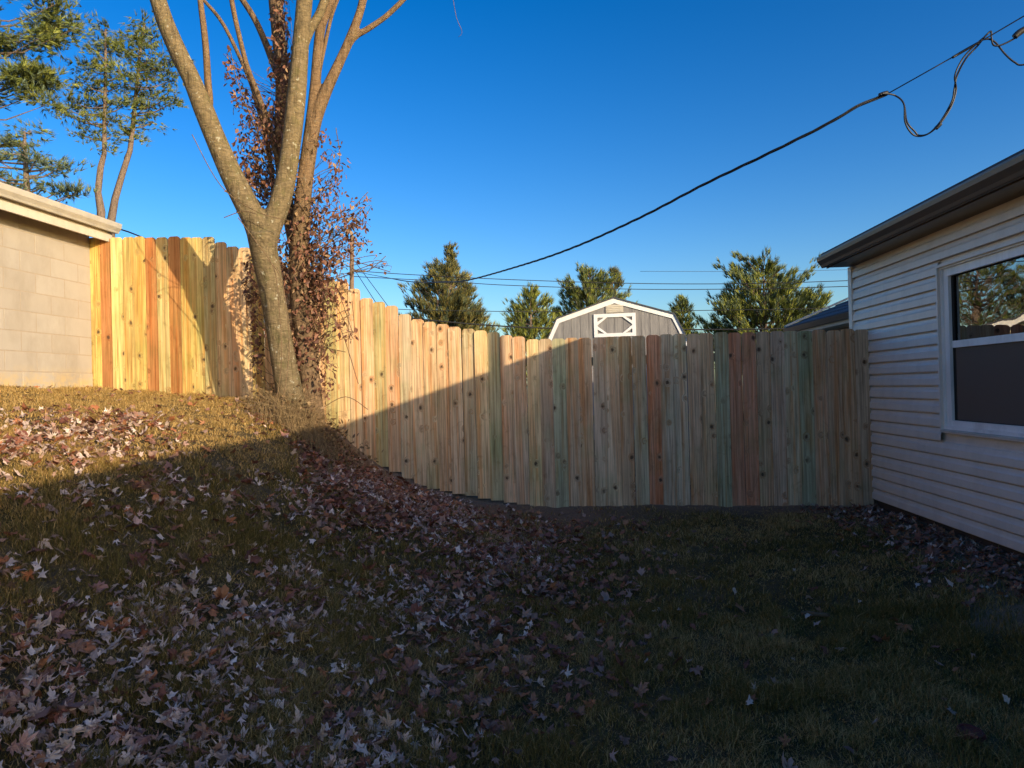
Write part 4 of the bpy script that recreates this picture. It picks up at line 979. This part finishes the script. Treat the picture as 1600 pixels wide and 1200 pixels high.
# candidate points uniform over the ground
keepw = RNG.random(N) < Yc / 7.9; Xc = Xc[keepw]; Yc = Yc[keepw]
Zc = terr(Xc, Yc); px, py = Pn(Xc, Yc, Zc)
ok = (Yc < fenceY(Xc) - .05) & (px > -40) & (px < 1640) & (py < 1290); Xc, Yc, Zc, px, py = [a[ok] for a in (Xc, Yc, Zc, px, py)]
xw = 3.64 - .0745 * (7.15 - Yc); ok = Xc < xw - .03; Xc, Yc, Zc, px, py = [a[ok] for a in (Xc, Yc, Zc, px, py)]
dp, db = dens(px, py, Xc, Yc)
u = RNG.random(len(Xc)); ip = u < dp * .24; ib = (~ip) & (u < dp * .24 + db * .20)
def make_leaves(idx, meshes, outs, smin, smax, palette, big_frac, seed, nobj, curlr, tilt=.4):
    rg = np.random.default_rng(seed); n = len(idx)
    sz = rg.uniform(smin, smax, n) * (.75 + .5 * rg.random(n)); big = rg.random(n) < big_frac; sz[big] *= 1.45
    app = sz / Yc[idx]; order = np.argsort(-app); pal = np.array(palette); ci = rg.integers(0, len(pal), n)
    col = pal[ci] * rg.uniform(.75, 1.2, (n, 1)); rest = order[nobj:]
    for i in order[:nobj]:
        o = bpy.data.objects.new('fallen_leaf', meshes[int(rg.integers(len(meshes)))]); link(o, ground)
        j = idx[i]; o.location = (Xc[j], Yc[j], Zc[j] + .018 + rg.random() * .02); s_ = float(sz[i]); o.scale = (s_, s_, s_ * rg.choice([-1, 1]))
        o.rotation_euler = (rg.normal() * tilt, rg.normal() * tilt, rg.random() * 6.283); o.color = (*[float(c) for c in col[i]], 1)
    # the rest as litter
    geos = [leaf_geo(outs[k % len(outs)], rg.uniform(-curlr, curlr * 1.3), rg.uniform(.08, .3), seed + k) for k in range(10)]
    Vs = []; Fs = []; Cs = []; base = 0
    pick = rg.integers(0, 10, len(rest))
    for g in range(10):
        r_ = rest[pick == g]; k = len(r_)
        if not k: continue
        v, f = geos[g]; a = rg.random(k) * 6.283; tx_ = rg.normal(size=k) * tilt * 1.1; ty_ = rg.normal(size=k) * tilt * 1.1; s_ = sz[r_]; fl = rg.choice([-1, 1], k)
        ca_, sa_ = np.cos(a), np.sin(a)
        x = v[None, :, 0] * s_[:, None]; y = v[None, :, 1] * s_[:, None]; z = v[None, :, 2] * (s_ * fl)[:, None]
        z2 = z + x * np.sin(tx_)[:, None] + y * np.sin(ty_)[:, None]
        X2 = x * ca_[:, None] - y * sa_[:, None]; Y2 = x * sa_[:, None] + y * ca_[:, None]
        j = idx[r_]; X2 = X2 + Xc[j][:, None]; Y2 = Y2 + Yc[j][:, None]; z2 = z2 + (Zc[j] + .016 + rg.random(k) * .02)[:, None]
        z2 = np.maximum(z2, Zc[j][:, None] - .01)
        Vs.append(np.stack([X2, Y2, z2], -1).reshape(-1, 3)); nv = len(v)
        Fs.append((np.arange(k)[:, None, None] * nv + f[None]).reshape(-1, 3) + base); base += k * nv; Cs.append(np.repeat(col[r_], nv, 0))
    return np.concatenate(Vs), np.concatenate(Fs), np.concatenate(Cs)
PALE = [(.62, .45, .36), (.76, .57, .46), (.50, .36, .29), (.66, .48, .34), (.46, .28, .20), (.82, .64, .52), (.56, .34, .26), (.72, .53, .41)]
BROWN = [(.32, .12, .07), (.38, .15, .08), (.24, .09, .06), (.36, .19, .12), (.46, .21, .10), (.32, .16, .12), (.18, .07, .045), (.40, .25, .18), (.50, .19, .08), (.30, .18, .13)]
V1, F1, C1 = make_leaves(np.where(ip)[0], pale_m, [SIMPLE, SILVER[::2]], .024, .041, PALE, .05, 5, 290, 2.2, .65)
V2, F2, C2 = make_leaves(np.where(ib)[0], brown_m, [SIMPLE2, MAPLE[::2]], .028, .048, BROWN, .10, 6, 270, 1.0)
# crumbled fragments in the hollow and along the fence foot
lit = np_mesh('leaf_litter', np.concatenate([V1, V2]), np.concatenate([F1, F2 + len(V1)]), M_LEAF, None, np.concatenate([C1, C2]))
tag(lit, 'mixed pale and red-brown fallen maple leaves scattered over the lawn and bank', 'fallen leaves', kind='stuff')
def ground_at(px_, py_):
    d = CM.to_3x3() @ Vector(((px_ - 800) / FPX, -(py_ - 600) / FPX, -1)); t = 1.0
    while t < 12:
        p = Vector((0, 0, EYE)) + d * t
        if p.z < terr1(p.x, p.y): return p
        t += .02
    return p
# the few leaves one notices on their own
for (x_, y_, s_, c_, mi, rz_, lab) in ((1413,986,.070,(.42,.19,.09),1,2.6,'orange-tan maple leaf lying alone on the right lawn'), (85,1125,.13,(.24,.13,.10),0,1.2,'very large dull brown leaf at lower left'), (30,1100,.10,(.33,.12,.05),2,.4,'orange-brown leaf at the left edge'),
        (1090,1055,.055,(.36,.20,.14),3,1.9,None), (1228,973,.052,(.34,.16,.11),4,.8,None), (940,1020,.045,(.45,.18,.09),6,.3,None), (820,1045,.055,(.38,.20,.14),1,2.2,None), (590,1170,.07,(.26,.12,.08),0,.9,None), (940,985,.06,(.2,.1,.07),2,4.1,None), (1275,925,.055,(.24,.09,.06),5,1.1,None),
        (520,1085,.075,(.26,.14,.11),1,3.3,None), (1330,822,.08,(.28,.13,.10),2,.5,None), (1440,812,.10,(.50,.42,.36),4,1.5,None), (1575,905,.07,(.36,.17,.12),3,2.0,None), (700,1140,.06,(.40,.24,.15),0,.2,None), (430,965,.075,(.34,.20,.17),0,2.6,None), (320,880,.07,(.22,.08,.05),3,2.6,None)):
    p = ground_at(x_, y_); o = bpy.data.objects.new('fallen_leaf', brown_m[mi]); link(o, ground); o.location = (p.x, p.y, p.z + .03); o.scale = (s_, s_, s_ * .9); o.rotation_euler = (-.25, .1, rz_); o.color = (*c_, 1)
    if lab: o['label'] = lab

# small things in the grass
p = ground_at(1516, 1152)
cap = empty('round_cap', (p.x, p.y, p.z)); tag(cap, 'dark red round plastic cap lying in the grass at lower right', 'cap')
M_RED = plain('dull red plastic', (.10, .018, .016), .55, .3, .3, 40, .2)
m = MB(); n = 28; rad = .048
pr = [(rad, 0), (rad, .026), (rad - .003, .030), (rad - .009, .030), (rad - .011, .026), (.02, .027), (0.0005, .028)]
vs = [(r_ * math.cos(6.2832 * k / n), r_ * math.sin(6.2832 * k / n), z) for r_, z in pr for k in range(n)]
m.add(vs, [(j * n + k, j * n + (k + 1) % n, (j + 1) * n + (k + 1) % n, (j + 1) * n + k) for j in range(len(pr) - 1) for k in range(n)]); o = m.build('lid', M_RED, cap); o.rotation_euler = (.12, .05, 0)
m = MB(); m.tube([(math.cos(a) * (rad + .003), math.sin(a) * (rad + .003), .012) for a in np.linspace(0, 6.2832, 25)], .004, 5, cap=False); m.build('rim', M_RED, cap)
p = ground_at(1272, 968)
m = MB(); m.tube([(-.07, 0, .02), (-.03, .006, .024), (.02, -.004, .022), (.06, .004, .018), (.085, .0, .016)], [.010, .013, .012, .013, .009], 7, wob=.3); st = m.build('stick', M_BARK2); st.location = p + Vector((0, 0, .012)); st.rotation_euler = (0, 0, -.25)
tag(st, 'short brown stick lying on the right lawn near a reddish leaf', 'stick')

# ------------------------------------------------------------------ grass
def blades(n, ymin, ymax, hmin, hmax, wid, seed, clumpy=0):
    rg = np.random.default_rng(seed)
    Y = np.sqrt(rg.uniform(ymin ** 2, ymax ** 2, n)); X = rg.uniform(-.84, .80, n) * Y
    Z = terr(X, Y); px, py = Pn(X, Y, Z); dmk, gmk = dirt_mask(X, Y, Z)
    thin = fbm(X * 3.1 + 7, Y * 3.1 + 70, 3)
    wall = 3.64 - .0745 * (7.15 - Y)
    left_wall = gc.x - (8.06 - Y) * math.tan(GA)
    ok = (Y < fenceY(X) - .03) & (X < wall - .02) & (rg.random(n) > dmk * .97) & (rg.random(n) > gmk * .9) & (px > -60) & (px < 1660) & (py < 1300) & (X > left_wall + .02)
    ok &= rg.random(n) < .68 + sst(.35, .55, thin)
    X, Y, Z = X[ok], Y[ok], Z[ok]; px = px[ok]; py = py[ok]; n = len(X)
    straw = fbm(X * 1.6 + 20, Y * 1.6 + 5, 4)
    straw_sunp = np.clip(sst(.46, .66, straw) * .42 + .20 + .70 * sst(-1.6, -2.7, X) * sst(2.6, 4.2, Y) + .25 * sst(5.4, 6.8, Y), 0, .93)  # straw patches; extra straw on the left slope paints in its golden sunlight
    st = rg.random(n) < straw_sunp
    h = rg.uniform(hmin, hmax, n) * (.50 + 1.2 * sst(.3, .75, fbm(X * 6 + 1, Y * 6 + 9, 3))) * np.where(rg.random(n) < .03, 1.8, 1.0); h[st] *= .8
    a = rg.random(n) * 6.283; lean = np.abs(rg.normal(size=n)) * .55 + .15; lean[st] += .5
    d = np.stack([np.cos(a), np.sin(a)], 1); s = np.stack([-d[:, 1], d[:, 0]], 1); w = wid * rg.uniform(.6, 1.2, n)
    B = np.stack([X, Y, Z - .004], 1)
    def pt(f, side, lf):
        q = B.copy(); q[:, :2] += d * (h * lean * lf)[:, None] + s * (w * side)[:, None]; q[:, 2] += h * f; return q
    Vv = np.stack([pt(0, -.5, 0), pt(0, .5, 0), pt(.55, -.42, .3), pt(.55, .42, .3), pt(.9, 0, 1.0)], 1).reshape(-1, 3)
    F_ = np.array([(0, 1, 3), (0, 3, 2), (2, 3, 4)]); Ff = (np.arange(n)[:, None, None] * 5 + F_[None]).reshape(-1, 3)
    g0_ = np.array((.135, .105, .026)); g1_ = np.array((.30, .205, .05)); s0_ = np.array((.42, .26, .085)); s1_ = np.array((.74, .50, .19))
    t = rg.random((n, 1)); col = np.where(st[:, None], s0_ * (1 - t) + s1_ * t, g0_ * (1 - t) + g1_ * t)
    return Vv, Ff, np.repeat(col, 5, 0)
A = blades(270000, 1.3, 4.2, .022, .050, .0032, 1); B_ = blades(300000, 4.0, 8.2, .020, .044, .0052, 2)
gr = np_mesh('grass', np.concatenate([A[0], B_[0]]), np.concatenate([A[1], B_[1] + len(A[0])]), M_GRASS, None, np.concatenate([A[2], B_[2]]))
tag(gr, 'short mown turf, green with straw patches, coloured straw yellow where the sun falls', 'grass', kind='stuff')

# dry weeds round the foot of the two trees
rg = np.random.default_rng(9); wb = W(470, 650, 6.85); weeds = empty('dry_weeds', (wb.x, wb.y, terr1(wb.x, wb.y))); tag(weeds, 'dry straw-coloured weeds and brambles round the foot of the trees', 'weeds')
m = MB()
for k in range(1100):
    px_ = rg.normal(468, 40); Yw = rg.uniform(6.35, 7.45); x = (px_ - 800) / FPX * Yw
    if Yw > float(fenceY(x)) - .1: continue
    z = terr1(x, Yw); hgt = rg.uniform(.10, .42) * math.exp(-((px_ - 460) / 70) ** 2) + .06; a = rg.random() * 6.283; ln = rg.uniform(.2, .9) * hgt
    p0 = Vector((x, Yw, z - .01)) - weeds.location; p1 = p0 + Vector((math.cos(a) * ln * .35, math.sin(a) * ln * .35, hgt * .65)); p2 = p0 + Vector((math.cos(a) * ln, math.sin(a) * ln, hgt * rg.uniform(.6, 1)))
    m.tube([p0, p1, p2], [.0028, .002, .001], 3, cap=False)
M_STRAW = plain('dry straw stems', (.26, .18, .09), .7, .2, .4, 30)
o = m.build('stems', M_STRAW, weeds); o['kind'] = 'stuff'
L3 = []
for k in range(1300):
    px_ = rg.normal(478, 44); Yw = rg.uniform(6.6, 7.5); x = (px_ - 800) / FPX * Yw
    if Yw > float(fenceY(x)) - .08: continue
    L3.append((x - weeds.location.x, Yw - weeds.location.y, terr1(x, Yw) + abs(rg.normal()) * .15 - weeds.location.z))
Vv, Ff, cc_ = vleafbatch(L3, rg.uniform(.03, .06, len(L3)), rg, (.09, .05, .025), (.32, .21, .10), False); o = np_mesh('weed_leaves', Vv, Ff, M_VINE, weeds, cc_); o['kind'] = 'stuff'
